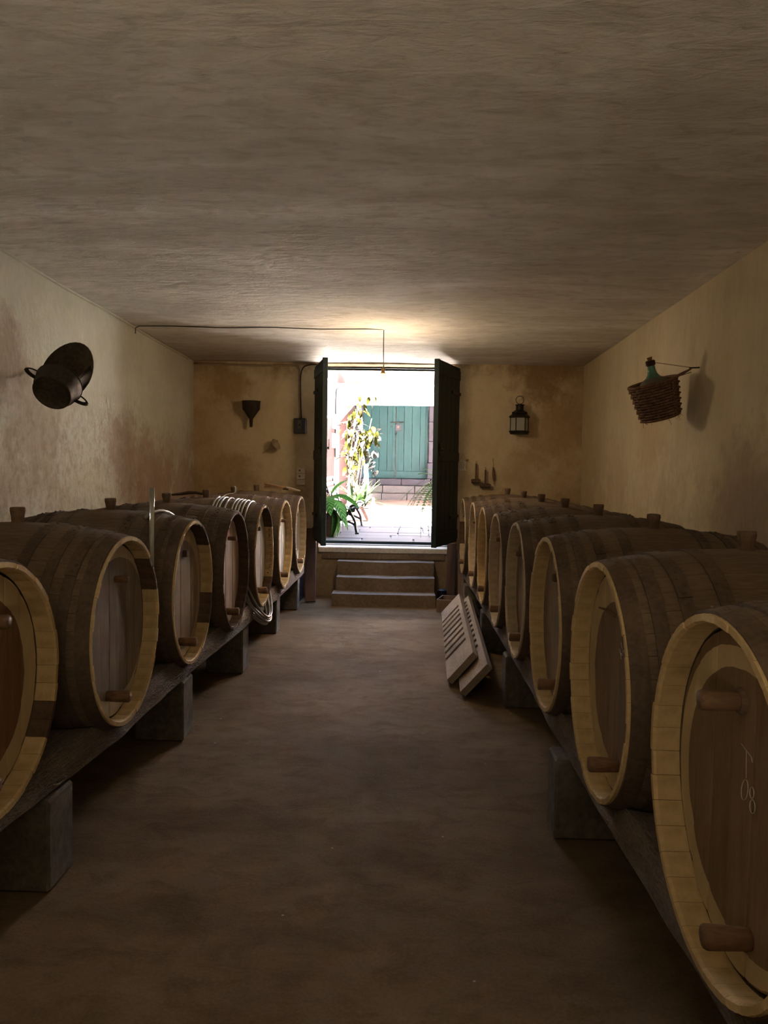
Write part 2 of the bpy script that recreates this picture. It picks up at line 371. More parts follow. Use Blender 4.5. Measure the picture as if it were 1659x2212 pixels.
# head of a barrel: bare wood with a painted border; measured in the barrel's own frame (y across, z up from the axis)
ZA = .447      # axis height above the barrel's lowest point
def head_mat(name, c1, c2, paint, inner=None, outer=None, vary=.14):
    m, nt, b = base(name, .78, 0, .3)
    v = coords(nt, (1, 7, .8)); f = nz(nt, v, 5, 7, .65, .4); f2 = nz(nt, coords(nt, (1, 30, 2)), 8, 3)
    c = ramp(nt, f, .3, .7, c1, c2); c = mix(nt, .3, c, ramp(nt, f2, .3, .7, tuple(x*.6 for x in c1), c2))
    oi = nt.nodes.new('ShaderNodeObjectInfo'); hs = nt.nodes.new('ShaderNodeHueSaturation')
    nt.links.new(mth(nt, 'ADD', mth(nt, 'MULTIPLY', oi.outputs['Random'], 2*vary), 1-vary), hs.inputs['Value'])
    nt.links.new(c, hs.inputs['Color']); c = hs.outputs[0]
    if inner:
        s = xyz(nt, coords(nt)); wob = mth(nt, 'MULTIPLY', mth(nt, 'SUBTRACT', nz(nt, coords(nt), 11, 4), .5), .05)
        def ell(e):
            a = mth(nt, 'DIVIDE', mth(nt, 'SUBTRACT', s[1], e[0]), e[2]); q = mth(nt, 'DIVIDE', mth(nt, 'SUBTRACT', s[2], e[1]), e[3])
            return mth(nt, 'ADD', mth(nt, 'SQRT', mth(nt, 'ADD', mth(nt, 'MULTIPLY', a, a), mth(nt, 'MULTIPLY', q, q))), wob)
        k = mth(nt, 'GREATER_THAN', ell(inner), 1.0)
        if outer: k = mth(nt, 'MULTIPLY', k, mth(nt, 'LESS_THAN', ell(outer), 1.0))
        c = mix(nt, k, c, mix(nt, ramp(nt, nz(nt, coords(nt), 8, 4), .35, .65), tuple(x*.86 for x in paint), paint))
    nt.links.new(c, b.inputs['Base Color']); bump(nt, b, f, .25, .004); return m
CREAM = (.60, .47, .28)

# ------------------------------------------------------------ the cellar's shell
CEIL0, CSL = 2.715, .022
def cz(y): return CEIL0+(9.05-y)*CSL
XL, XR, YB, YF = -2.51, 2.01, 9.05, -2.6
OX0, OX1, OZ0, OZ1 = -1.03, .53, .575, 2.706
def wavy(p, amp, sc=1.3):
    return p+Vector((noise.noise(p*sc)*amp, noise.noise(p*sc+Vector((9, 3, 1)))*amp, noise.noise(p*sc+Vector((4, 8, 2)))*amp))
def gridwall(name, corner, du, dv, nu, nv, mat, amp, skip=None, thick=None):
    mb = MB(); c = Vector(corner); du = Vector(du); dv = Vector(dv); n = du.cross(dv).normalized()
    for i in range(nu+1):
        for j in range(nv+1):
            p = c+du*(i/nu)+dv*(j/nv)
            mb.v.append(tuple(p+n*noise.noise(p*.9)*amp))
    k = nv+1
    for i in range(nu):
        for j in range(nv): mb.f.append((i*k+j, (i+1)*k+j, (i+1)*k+j+1, i*k+j+1)); mb.m.append(0)
    return mb
# floor
mb = gridwall('floor', (XL-.05, YF, 0), (XR-XL+.1, 0, 0), (0, YB-YF+.1, 0), 40, 80, M_FLOOR, .004)
mb.box((0, 3.2, -.12), (4.8, 12, .2)); struct(mb.build('floor', M_FLOOR, smooth=False))
# ceiling
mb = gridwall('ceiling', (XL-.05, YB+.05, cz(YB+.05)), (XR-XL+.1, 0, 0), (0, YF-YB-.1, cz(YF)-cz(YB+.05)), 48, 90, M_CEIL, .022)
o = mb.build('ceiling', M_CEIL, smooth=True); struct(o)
mb = MB().box((-.25, 3.2, cz(3.2)+.16), (4.9, 12.2, .2), rotm(-math.atan(CSL), 'X')); mb.build('ceiling_slab', M_WHITEWALL, o)
# side walls
mb = gridwall('wall_left', (XL, YF, -.02), (0, YB-YF+.02, 0), (0, 0, 3.05), 70, 24, M_LEFT, .010)
mb.box((XL-.17, 3.2, 1.5), (.25, 12.2, 3.1)); struct(mb.build('wall_left', M_LEFT, smooth=True))
mb = gridwall('wall_right', (XR, YB+.02, -.02), (0, YF-YB-.02, 0), (0, 0, 3.05), 70, 24, M_RIGHT, .010)
mb.box((XR+.17, 3.2, 1.5), (.25, 12.2, 3.1)); struct(mb.build('wall_right', M_RIGHT, smooth=True))
struct(MB().box((-.25, YF-.1, 1.5), (5, .2, 3.2)).build('wall_front', M_RIGHT))
# back wall with the doorway
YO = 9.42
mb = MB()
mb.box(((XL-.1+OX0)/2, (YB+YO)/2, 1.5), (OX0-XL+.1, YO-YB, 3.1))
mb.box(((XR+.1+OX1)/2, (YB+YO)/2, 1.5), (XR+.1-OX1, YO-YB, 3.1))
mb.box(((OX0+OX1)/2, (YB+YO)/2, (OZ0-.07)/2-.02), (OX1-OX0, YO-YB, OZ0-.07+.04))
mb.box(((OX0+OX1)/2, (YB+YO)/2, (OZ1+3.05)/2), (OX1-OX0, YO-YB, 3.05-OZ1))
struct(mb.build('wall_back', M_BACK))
# the house over the cellar, whose shadow falls on the courtyard
mb = MB(); mb.box((-.3, 9.3, 3.75), (9, .24, 1.4)); mb.box((-4.6, 9.3, 1.5), (3.8, .24, 3.1)); mb.box((4.2, 9.3, 1.5), (3.9, .24, 3.1))
struct(mb.build('wall_upper', M_WHITEWALL))
# cornice bead where the left wall meets the ceiling
struct(MB().tube([(XL+.005, y, cz(y)-.012+.006*math.sin(y*3.1)) for y in [0+.4*i for i in range(23)]], .012, 6).build('trim_1', M_LEFT))
# threshold slab and door frame bars
struct(MB().box(((OX0+OX1)/2, 9.2, .543), (OX1-OX0-.004, .36, .066), bev=.008).build('trim_2', M_STONELIP))
struct(MB().box(((OX0+OX1)/2, 9.39, .598), (OX1-OX0-.004, .05, .045), bev=.006).build('trim_3', M_LEAF_DOOR))
mb = MB().box(((OX0+OX1)/2, 9.38, 2.688), (OX1-OX0-.004, .06, .034), bev=.005); mb.box(((OX0+OX1)/2, 9.32, 2.697), (OX1-OX0-.004, .05, .016))
struct(mb.build('trim_4', M_LEAF_DOOR))

# door leaves of the cellar, standing open into the room
def door_leaf(name, hinge, free, label):
    h = Vector((hinge[0], hinge[1], 0)); f = Vector((free[0], free[1], 0)); d = (f-h); L = d.length; d.normalize()
    root = bpy.data.objects.new(name, None); COL.objects.link(root); root.location = (h.x, h.y, .665)
    root.rotation_euler = (0, 0, math.atan2(d.y, d.x)); root['kind'] = 'structure'; root['label'] = label; root['category'] = 'door'
    H = 2.0; w = L/5
    for i in range(5):
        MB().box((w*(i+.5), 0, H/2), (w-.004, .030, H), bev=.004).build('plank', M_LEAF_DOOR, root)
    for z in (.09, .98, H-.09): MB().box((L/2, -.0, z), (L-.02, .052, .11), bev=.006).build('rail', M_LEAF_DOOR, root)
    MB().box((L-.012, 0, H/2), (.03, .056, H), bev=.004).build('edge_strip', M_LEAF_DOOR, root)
    for z in (.3, 1.7):
        hb = MB().box((.16, .0, z), (.32, .062, .035), bev=.004).build('strap_hinge', M_IRON, root)
        MB().tube([(0, 0, z-.05), (0, 0, z+.05)], .014, 8).build('hinge_pin', M_IRON, hb)
    bl = MB().box((L-.10, 0, 1.05), (.10, .074, .13), bev=.006).build('lock_box', M_IRON, root)
    MB().tube([(L-.1, -.06, 1.05), (L-.1, .06, 1.05)], .012, 8).build('knob', M_IRON, bl)
    return root
door_leaf('door_1', (-1.075, 9.02), (-.886, 8.25), 'dark green open door leaf left of the doorway')
door_leaf('door_2', (.575, 9.02), (.292, 8.25), 'dark green open door leaf right of the doorway')

# ------------------------------------------------------------ steps
root = empty('stone_steps', (-.25, 8.33, 0), 'three worn stone steps rising from the cellar floor to the doorway', 'steps')
def rough_block(c, d, mat, name, par, n=(8, 2, 2), amp=.006, lip=0):
    mb = MB(); c = Vector(c); inv = par.matrix_basis.inverted() if par else Matrix()
    nx, ny, nzn = n; idx = {}
    def vid(i, j, k):
        if (i, j, k) not in idx:
            p = Vector((c.x+d[0]*(i/nx-.5), c.y+d[1]*(j/ny-.5), c.z+d[2]*(k/nzn-.5)))
            q = wavy(p, amp, 4.0)
            if k == nzn: q.z -= lip*math.exp(-((i/nx-.5)/.25)**2)*(1 if j == 0 else .3)
            if k == 0: q.z = p.z
            idx[(i, j, k)] = len(mb.v); mb.v.append(tuple(inv @ q))
        return idx[(i, j, k)]
    for i in range(nx):
        for j in range(ny):
            mb.f.append((vid(i, j, 0), vid(i, j+1, 0), vid(i+1, j+1, 0), vid(i+1, j, 0))); mb.f.append((vid(i, j, nzn), vid(i+1, j, nzn), vid(i+1, j+1, nzn), vid(i, j+1, nzn)))
    for i in range(nx):
        for k in range(nzn):
            mb.f.append((vid(i, 0, k), vid(i+1, 0, k), vid(i+1, 0, k+1), vid(i, 0, k+1))); mb.f.append((vid(i, ny, k), vid(i, ny, k+1), vid(i+1, ny, k+1), vid(i+1, ny, k)))
    for j in range(ny):
        for k in range(nzn):
            mb.f.append((vid(0, j, k), vid(0, j, k+1), vid(0, j+1, k+1), vid(0, j+1, k))); mb.f.append((vid(nx, j, k), vid(nx, j+1, k), vid(nx, j+1, k+1), vid(nx, j, k+1)))
    mb.m = [0]*len(mb.f); return mb.build(name, mat, par)
for i, (y0, z0, z1, x0, x1) in enumerate([(8.33, .0, .138, -.80, .325), (8.57, .0, .287, -.775, .322), (8.81, .0, .434, -.785, .325)]):
    y1 = [8.57, 8.81, 9.05][i]
    rough_block(((x0+x1)/2, (y0+y1)/2+.002, (z0+z1)/2), (x1-x0, y1-y0-.004, z1-z0), M_STEP, 'step', root, (18, 4, 4), .007, .007)
# upper riser: separate dressed stones set in the wall under the threshold
x = OX0+.04
for w in (.30, .37, .36, .42):
    o = rough_block((x+w/2, 9.045, .474), (w-.012, .03, .066), M_STEP, 'stone', root, (4, 1, 2), .003); x += w

# ------------------------------------------------------------ barrels
RH, RB, LB, NS = .391, .4455, .94, 38
def prof(x):                    # x from 0 (front) to -LB
    u = (x+LB/2)/(LB/2); return RB-(RB-RH)*abs(u)**1.9
def stave_mesh(seed):
    rnd = random.Random(seed)
    mb = MB(); a = PI/NS; e = .0014
    xs = [rnd.uniform(-.002, .002), -.008, -.040, -.068, -.14, -.25, -.36, -.47, -.58, -.69, -.80, -.885, -.93, -LB]
    th = [.015, .021, .026, .033]+[.033]*8+[.028, .022]
    for x, t in zip(xs, th):
        R = prof(min(0, x)); g = .0006/R
        for ang, rad in ((-a+g, R-e), (-a*.5, R), (a*.5, R), (a-g, R-e), (a-g, R-t), (-a+g, R-t)):
            mb.v.append((x, math.sin(ang)*rad, math.cos(ang)*rad))
    for i in range(len(xs)-1):
        for j in range(6):
            mb.f.append((i*6+j, i*6+(j+1) % 6, (i+1)*6+(j+1) % 6, (i+1)*6+j))
            mb.m.append(1 if (i < 3 and j == 4) or (i < 1) or (i < 3 and j in (3, 5)) else 0)
    mb.f.append((5, 4, 3, 2, 1, 0)); mb.m.append(1)
    n = len(xs)-1; mb.f.append(tuple(n*6+j for j in range(6))); mb.m.append(0)
    return mb.mesh('stave', [M_STAVE, M_RIM])
STAVES = [stave_mesh(i) for i in range(3)]
def hoop_mesh(xc, w, seed):
    mb = MB(); n = 64; rnd = random.Random(seed); ph = rnd.uniform(-.3, .3)
    xa, xb = xc+w/2, xc-w/2
    for i in range(n):
        t = 2*PI*i/n
        wob = .0012*math.sin(5*t+seed)+.0008*math.sin(11*t)
        for x, o in ((xa, .0005), (xa, .0042), (xb, .0042), (xb, .0005)):
            R = prof(x)+o+(wob if o > .001 else 0); mb.v.append((x+.003*math.sin(2*t+seed), math.sin(t)*R, math.cos(t)*R))
    for i in range(n):
        k = (i+1) % n
        for j in range(4): mb.f.append((i*4+j, k*4+j, k*4+(j+1) % 4, i*4+(j+1) % 4)); mb.m.append(0)
    # lapped joint with rivets
    R = prof(xc)+.0062
    for k in range(6):
        t0 = ph+(k-3)*.05
        v = [(x, math.sin(t)*(prof(x)+.0068), math.cos(t)*(prof(x)+.0068)) for t in (t0, t0+.05) for x in (xa, xb)]
        v += [(x, math.sin(t)*(prof(x)+.002), math.cos(t)*(prof(x)+.002)) for t in (t0, t0+.05) for x in (xa, xb)]
        mb.add(v, [(0, 1, 3, 2), (0, 2, 6, 4), (1, 5, 7, 3), (0, 4, 5, 1), (2, 3, 7, 6)])
    for t, dx in ((ph-.1, .0), (ph-.03, .01), (ph+.04, -.008), (ph+.11, .004)):
        c = Vector((xc+dx, math.sin(t)*R, math.cos(t)*R)); nrm = Vector((0, math.sin(t), math.cos(t)))
        mb.lathe([(.0065, 0), (.0055, .003), (.0025, .0045)], 8, T(c) @ frame(nrm), cap=True)
    return mb.mesh('hoop', [M_HOOP])
HOOPX = [(-.034, .052), (-.108, .042), (-.190, .040), (-.300, .044)]
HOOPS = [hoop_mesh(x, w, i) for i, (x, w) in enumerate(HOOPX)]+[hoop_mesh(-LB-x, w, i+9) for i, (x, w) in enumerate(HOOPX)]
RI = RH-.0305; XH = -.064
def board_mesh(y0, y1, k):
    mb = MB(); R = RI-.0005; g = .0009
    a, b2 = y0+g, y1-g; ys = [a+(b2-a)*i/5 for i in range(6)]
    top = [(y, math.sqrt(max(0, R*R-y*y))) for y in ys]; bot = [(y, -math.sqrt(max(0, R*R-y*y))) for y in reversed(ys)]
    poly = [p for p in top+bot]
    n = len(poly); dx = (-.0012, .0010, 0, .0016, -.0006, .0008, -.001)[k]
    fr = [(XH+dx-.0018*(1 if i in (0, 5, 6, 11) else 0), p[0], p[1]) for i, p in enumerate(poly)]; bk = [(XH-.022, p[0], p[1]) for p in poly]
    mb.v = fr+bk; mb.f = [tuple(range(n-1, -1, -1)), tuple(range(n, 2*n))]+[(i, (i+1) % n, n+(i+1) % n, n+i) for i in range(n)]
    mb.m = [0]*len(mb.f); return mb
cuts = [-RI, -.245, -.145, -.048, .058, .155, .25, RI]
BOARDS = [board_mesh(cuts[i]+(.0006 if i == 0 else 0), cuts[i+1]-(.0006 if i == 6 else 0), i).mesh('head_board', [M_STAVE]) for i in range(7)]
def peg_mesh(r, l, seed):
    mb = MB(); mb.lathe([(r*.88, XH-.006), (r*.9, XH+.01), (r, XH+l*.5), (r*1.04, XH+l-.006), (r*.92, XH+l)], 12, rotm(PI/2, 'Y'), cap=True)
    mb.v = [(v[0]-0, v[1], v[2]) for v in mb.v]; return mb
def peg_part(name, r, l, y, z, par, wrap=False):
    mb = MB(); Mx = T((XH-.004, y, z)) @ frame((1, 0, .02))
    mb.lathe([(r*.88, 0), (r*.92, .012), (r, l*.5), (r*1.05, l-.006), (r*.93, l)], 14, Mx, cap=True)
    o = mb.build(name, M_PEG, par, True)
    if wrap:
        w = MB(); w.lathe([(r*1.25, 0), (r*1.4, .006), (r*1.15, .016)], 12, Mx, cap=True); w.build('wrapping', M_BUNG, o)
    return o
def barrel(side, X, Y, label, hm, rim='cream', bare=(), upper='peg', lower=(-.10, -.262), dark_rim=False, bung=True, dz=0.0):
    rz = 0.0 if side == 'L' else PI
    zb = .361+dz
    r = empty('wine_barrel', (X, Y, zb), label, 'barrel', 'barrels on the left' if side == 'L' else 'barrels on the right', rz)
    rnd = random.Random(int(Y*100)+(0 if side == 'L' else 7)); ph = rnd.uniform(0, .1)
    for i in range(NS):
        t = 2*PI*i/NS+ph
        o = obj('stave', STAVES[rnd.randrange(3)], r, (0, 0, ZA), (-t, 0, 0))
        deg = math.degrees(t) % 360           # 0 = top, growing towards local +y
        isbare = dark_rim or any(a <= deg <= b for a, b in bare)
        mt = M_BARE if isbare else (M_RIMPALE if rim == 'pale' else M_RIM)
        if mt is not M_RIM: o.material_slots[1].link = 'OBJECT'; o.material_slots[1].material = mt
    for me in HOOPS: obj('hoop', me, r, (0, 0, ZA), (rnd.uniform(-.5, .5)*(1 if side == 'L' else -1), 0, 0))
    for me in BOARDS:
        o = obj('head_board', me, r, (0, 0, ZA)); o.material_slots[0].link = 'OBJECT'; o.material_slots[0].material = hm
    # dark closing disc set behind the rear head
    rb = MB().lathe([(.0, 0), (RI, 0), (RI, .02), (0, .02)], 24, T((-LB+.035, 0, ZA)) @ rotm(PI/2, 'Y')); rb.build('rear_head', M_STAVE, r)
    sg = 1 if side == 'R' else 1
    if upper == 'peg': peg_part('spigot_peg', .0145, .062, 0.01, ZA+.212, r)
    elif upper == 'big': peg_part('spigot_peg', .0215, .095, -.0+.0, ZA+.212, r, True)
    elif upper == 'stub': MB().box((XH+.012, 0, ZA+.21), (.03, .035, .035), bev=.004).build('spigot_peg', M_BARE, r)
    elif upper == 'twig':
        MB().tube([(XH, 0, ZA+.215), (XH+.03, .0, ZA+.235), (XH+.06, .012, ZA+.245)], [.006, .005, .003], 6).build('spigot_peg', M_PEG, r)
    peg_part('tap_peg', .0245, .098, lower[0]*0+(.075 if side == 'R' else -.075), ZA+lower[1], r)
    if bung:
        b = MB(); b.lathe([(.024, -.012), (.026, .02), (.031, .048), (.030, .060), (.024, .062)], 12, T((-LB/2+.01*rnd.uniform(-1, 1), .01, ZA+RB)) @ rotm(rnd.uniform(-.08, .08), 'X'), cap=True)
        b.build('bung', M_BUNG, r)
    return r
HM_L1 = head_mat('head_redbrown', (.17, .095, .05), (.27, .155, .085), CREAM, (0.0, .0, .275, .285))
HM_L2 = head_mat('head_greybrown', (.20, .155, .13), (.33, .27, .235), (.56, .49, .38), (.03, .0, .345, .300), None, .2)
HM_L3 = head_mat('head_banded_brown', (.24, .18, .13), (.36, .28, .215), (.52, .42, .28), (.01, -.02, .29, .30))
HM_PINK = head_mat('head_pinkish', (.42, .32, .26), (.55, .43, .36), CREAM)
HM_GREY = head_mat('head_pale_grey', (.42, .40, .38), (.56, .54, .52), CREAM, vary=.08)
HM_DOORLIT = head_mat('head_doorlit_pale', (.70, .69, .67), (.84, .83, .81), CREAM, vary=.06)  # pale wood, its colour whitened to carry the light from the doorway
HM_TAN = head_mat('head_tan', (.36, .27, .19), (.48, .37, .27), CREAM)
HM_DUSK = head_mat('head_dusky_brown', (.22, .16, .12), (.33, .25, .195), CREAM)
HM_R2 = head_mat('head_brown_band', (.19, .13, .085), (.28, .20, .14), CREAM, (.035, -.01, .30, .275))
HM_R1 = head_mat('head_oak_egg_border', (.17, .115, .065), (.27, .185, .11), CREAM, (.018, -.012, .315, .292), (-.012, -.02, .345, .342))
LP = [(2.28, -1.22), (3.19, -1.157), (4.20, -1.157), (5.10, -1.122), (6.00, -1.10), (6.90, -1.077), (7.92, -1.078)]
RP = [(1.64, .655), (2.575, .637), (3.52, .630), (4.50, .631), (5.40, .618), (6.30, .613), (7.20, .609), (8.13, .585)]
L = []
L.append(barrel('L', LP[0][1], LP[0][0], 'nearest left barrel, reddish brown head with broad cream painted border, cut by picture edge', HM_L1, bare=((112, 133),), upper='big'))
L.append(barrel('L', LP[1][1], LP[1][0], 'second left barrel from the camera, grey-brown head with cream patches top and bottom', HM_L2, bare=((42, 72),)))
L.append(barrel('L', LP[2][1], LP[2][0], 'third left barrel from the camera, glass tube leaning at its near side', HM_L3, bare=((10, 50), (104, 124)), upper='stub'))
L.append(barrel('L', LP[3][1], LP[3][0], 'fourth left barrel from the camera, pinkish head inside dark unpainted rim', HM_PINK, dark_rim=True))
L.append(barrel('L', LP[4][1], LP[4][0], 'left barrel wrapped in loops of grey hose, lettering on its rim', HM_GREY, bare=((8, 56), (128, 150)), upper='stub'))
L.append(barrel('L', LP[5][1], LP[5][0], 'left barrel with pale whitish head, second from the doorway', HM_DOORLIT))
L.append(barrel('L', LP[6][1], LP[6][0], 'left barrel nearest the doorway, white head, broom lying on top', HM_DOORLIT, rim='pale', upper='stub'))
R = []
R.append(barrel('R', RP[0][1], RP[0][0], 'nearest right barrel, chalked T and 08 on oak head with egg-shaped cream border', HM_R1, upper='big', bung=True))
R.append(barrel('R', RP[1][1], RP[1][0], 'second right barrel from the camera, brown head inside wide cream border', HM_R2, upper='twig'))
R.append(barrel('R', RP[2][1], RP[2][0], 'third right barrel from the camera, plain dusky head with square stub', HM_DUSK, upper='stub'))
R.append(barrel('R', RP[3][1], RP[3][0], 'fourth right barrel from the camera, pale rim end at the bottom', HM_DUSK, rim='pale'))
R.append(barrel('R', RP[4][1], RP[4][0], 'fifth right barrel from the camera, tan head and pale rim', HM_TAN, rim='pale'))
R.append(barrel('R', RP[5][1], RP[5][0], 'sixth right barrel from the camera, yellow rim streaked with rust', HM_TAN, upper=None))
R.append(barrel('R', RP[6][1], RP[6][0], 'seventh right barrel from the camera, bright tan head near the doorway', HM_TAN, rim='pale'))
R.append(barrel('R', RP[7][1], RP[7][0], 'right barrel nearest the doorway, rim with flaking dark patch', HM_DUSK, rim='pale', bare=((255, 290),)))
# chalk writing on the nearest right barrel
def chalk(par, strokes, x=XH+.002):
    mb = MB(); inv = par.matrix_basis.inverted(); k = 1.04 if par is R[0] else 1.0
    for st in strokes:
        pts = [inv @ Vector((0, y*k, 1.5-(1.5-z)*k)) for y, z in st]; pts = [Vector((x, p.y, p.z)) for p in pts]
        mb.tube(pts, .0013, 5, flat=.6)
    return mb.build('chalk_mark', M_CHALK, par)
def arc(cy, czz, ry, rz_, a0, a1, n=12, tilt=0):
    out = []
    for i in range(n+1):
        a = math.radians(a0+(a1-a0)*i/n); y = ry*math.cos(a); z = rz_*math.sin(a)
        out.append((cy+y*math.cos(tilt)-z*math.sin(tilt), czz+y*math.sin(tilt)+z*math.cos(tilt)))
    return out
chalk(R[0], [[(1.572, .952), (1.548, .947), (1.524, .942), (1.520, .933)], [(1.548, .945), (1.546, .920), (1.544, .892)],
             arc(1.548, .866, .013, .024, 90, 450, 14, .35), arc(1.516, .874, .009, .012, 270, -90, 14, .3)+arc(1.511, .848, .011, .014, 90, 450, 14, .3)])
rs = random.Random(3)
chalk(R[1], [[(2.49+rs.uniform(-.03, .03), .93+rs.uniform(-.03, .03)), (2.48+rs.uniform(-.03, .03), .92+rs.uniform(-.03, .03))] for _ in range(5)])
chalk(L[0], [[(2.16, .92), (2.16, .89), (2.175, .88)], arc(2.17, .84, .012, .014, 0, 360, 10)])
chalk(L[1], [[(3.27, .72), (3.29, .70), (3.27, .685)]])
# lettering burnt into the rim of the hose barrel (illegible marks)
mb = MB(); rs = random.Random(11)
for i in range(24):
    t = math.radians(60+i*2.7); R0 = RH-.032
    if i % 6 == 5: continue
    for k in range(2):
        tt = t+rs.uniform(-.008, .008); x = -.014-rs.uniform(0, .02)
        mb.box((x, math.sin(tt)*(R0+.0), ZA+math.cos(tt)*(R0+.0)), (rs.choice((.004, .012)), .003, rs.choice((.004, .010))), rotm(-tt, 'X'))
mb.build('lettering', M_INK, L[4])

# ------------------------------------------------------------ beams under the barrels
def beam(name, pts, yc, label, depth, sgn, w=.15, base_z=.335, lift=.475):
    # pts: (Y, X of the front face); yc: list of (barrel Y); sgn -1: body extends to -X
    ys = []; y = pts[0][0]
    while y <= pts[-1][0]: ys.append(y); y += .03
    def fx(y):
        for (a, xa), (b, xb) in zip(pts, pts[1:]):
            if a <= y <= b: return xa+(xb-xa)*(y-a)/(b-a)
        return pts[-1][1]
    mb = MB()
    for y in ys:
        top = lift+.012*noise.noise(Vector((y*3, depth[0], 0)))
        topb = top
        for c in yc:
            if abs(y-c) < depth[0]: top = min(top, .808-math.sqrt(depth[0]**2-(y-c)**2))
            if abs(y-c) < depth[1]: topb = min(topb, .808-math.sqrt(depth[1]**2-(y-c)**2))
        x0 = fx(y)+.006*noise.noise(Vector((y*5, 1, depth[0]))); b = base_z+.006*max(0, noise.noise(Vector((y*4, 7, 2))))
        m_ = (top+b)/2
        for x, z in ((x0+.0*sgn, b+.012), (x0, m_), (x0+.010*sgn, top), (x0+w*sgn, topb), (x0+w*sgn, b), (x0+.012*sgn, b)): mb.v.append((x, y, z))
    n = len(ys)
    for i in range(n-1):
        for j in range(6): mb.f.append((i*6+j, i*6+(j+1) % 6, (i+1)*6+(j+1) % 6, (i+1)*6+j)); mb.m.append(0)
    mb.f.append((5, 4, 3, 2, 1, 0)); mb.f.append(tuple((n-1)*6+j for j in range(6))); mb.m += [0, 0]
    o = mb.build(name, M_BEAM); tag(o, label, 'beam', 'timber beams under the barrels'); return o
ly = [a for a, b in LP]; ry = [a for a, b in RP]
beam('support_beam', [(1.5, -1.275)]+[(y, x-.035) for y, x in LP]+[(8.45, -1.11)], ly, 'rough timber beam carrying the fronts of the left barrels', (.407, .430), -1)
beam('support_beam', [(.9, .695)]+[(y, x+.035) for y, x in RP]+[(8.6, .62)], ry, 'rough timber beam carrying the fronts of the right barrels', (.407, .430), 1)
beam('support_beam', [(1.5, -1.95)]+[(y, x-.76) for y, x in LP]+[(8.45, -1.82)], ly, 'rough timber beam under the rear ends of the left barrels', (.431, .410), -1)
beam('support_beam', [(.9, 1.40)]+[(y, x+.76) for y, x in RP]+[(8.6, 1.36)], ry, 'rough timber beam under the rear ends of the right barrels', (.431, .410), 1)
def block(x0, x1, y0, y1, h, label, front=True):
    c = ((x0+x1)/2, (y0+y1)/2, h/2)
    mb = MB().box((0, 0, h/2), (x1-x0, y1-y0, h), bev=.010); mb.v = [tuple(wavy(Vector(v), .004, 9)) for v in mb.v]
    mb.v = [(v[0], v[1], max(0, v[2])) for v in mb.v]
    o = mb.build('concrete_block', M_BLOCK); o.location = (c[0], c[1], 0)
    tag(o, label, 'block', 'concrete blocks under the beams'); return o
nth = ['nearest', 'second nearest', 'third nearest', 'fourth nearest', 'farthest']
for i, (x1, y0, y1) in enumerate([(-1.222, 2.59, 2.79), (-1.19, 4.10, 4.29), (-1.165, 5.50, 5.71), (-1.15, 6.86, 7.05), (-1.13, 8.04, 8.22)]):
    block(x1-.27, x1, y0, y1, .331, '%s concrete block under the left row of barrels' % nth[i].capitalize())
    block(-1.98-.1, -1.88, y0, y1, .331, 'hidden rear block behind the %s left block' % nth[i])
for i, (x0, y0, y1) in enumerate([(.622, 3.10, 3.27), (.64, 4.84, 5.0), (.635, 6.36, 6.53), (.60, 7.86, 8.02)]):
    block(x0, x0+.27, y0, y1, .331, '%s concrete block under the right row of barrels' % (nth[i].capitalize() if i < 3 else 'Farthest'))
    block(1.36, 1.60, y0, y1, .331, 'hidden rear block behind the %s right block' % nth[i])
block(.64, .9, 1.3, 1.48, .331, 'concrete block under the nearest right barrel'); block(1.4, 1.62, 1.3, 1.48, .331, 'hidden rear block behind the nearest right barrel')
o = MB().box((0, 0, .03), (.10, .055, .062), bev=.006, taper=.8).build('wooden_wedge', M_PEG); o.location = (.765, 2.14, .472); tag(o, 'small brown wooden wedge on the beam between the two nearest right barrels', 'wedge')

# ------------------------------------------------------------ things on and by the barrels
# hose looped round the fifth left barrel
hy, hx = LP[4]; zc = .808
pts = []
loops = [-.36, -.335, -.31, -.27, -.215, -.19, -.165, -.14, -.105]
N = 26
for k, xo in enumerate(loops):
    for i in range(N):
        a = PI/2 + 2*PI*i/N
        s = math.sin(a); cc = math.cos(a)
        q = k+(i/N); xx = xo+(loops[min(k+1, len(loops)-1)]-xo)*i/N
        down = max(0, -s)**1.5
        r_ = prof(xx)+.013
        drop = (.045+.055*((k*37) % 5)/5)
        x = xx*(1-down)+(.045-.012*(k % 4))*down
        pts.append((hx+x, hy+cc*(r_+(-.02*abs(cc) if abs(cc) > .8 else 0)), zc+s*(r_+(drop*down))))
def smooth_pts(p, n=1):
    for _ in range(n):
        q = [p[0]]
        for a, b in zip(p, p[1:]): q += [tuple(a[i]*.75+b[i]*.25 for i in range(3)), tuple(a[i]*.25+b[i]*.75 for i in range(3))]
        p = q+[p[-1]]
    return p
o = MB().tube(smooth_pts(pts), .0085, 7).build('hose', M_HOSE, smooth=True); tag(o, 'long grey hose looped nine times over the fifth left barrel', 'hose')
# short hose over the third left barrel
y0, x0 = LP[2]
pp = []
for i in range(14):
    a = PI*.62-PI*.5*i/13; xx = -.22+.10*i/13
    r_ = prof(xx)+.016; pp.append((x0+xx, y0+math.cos(a)*r_, zc+math.sin(a)*r_))
o = MB().tube(pp, .011, 8).build('hose', M_HOSE, smooth=True); tag(o, 'short grey hose end lying over the third left barrel', 'hose')
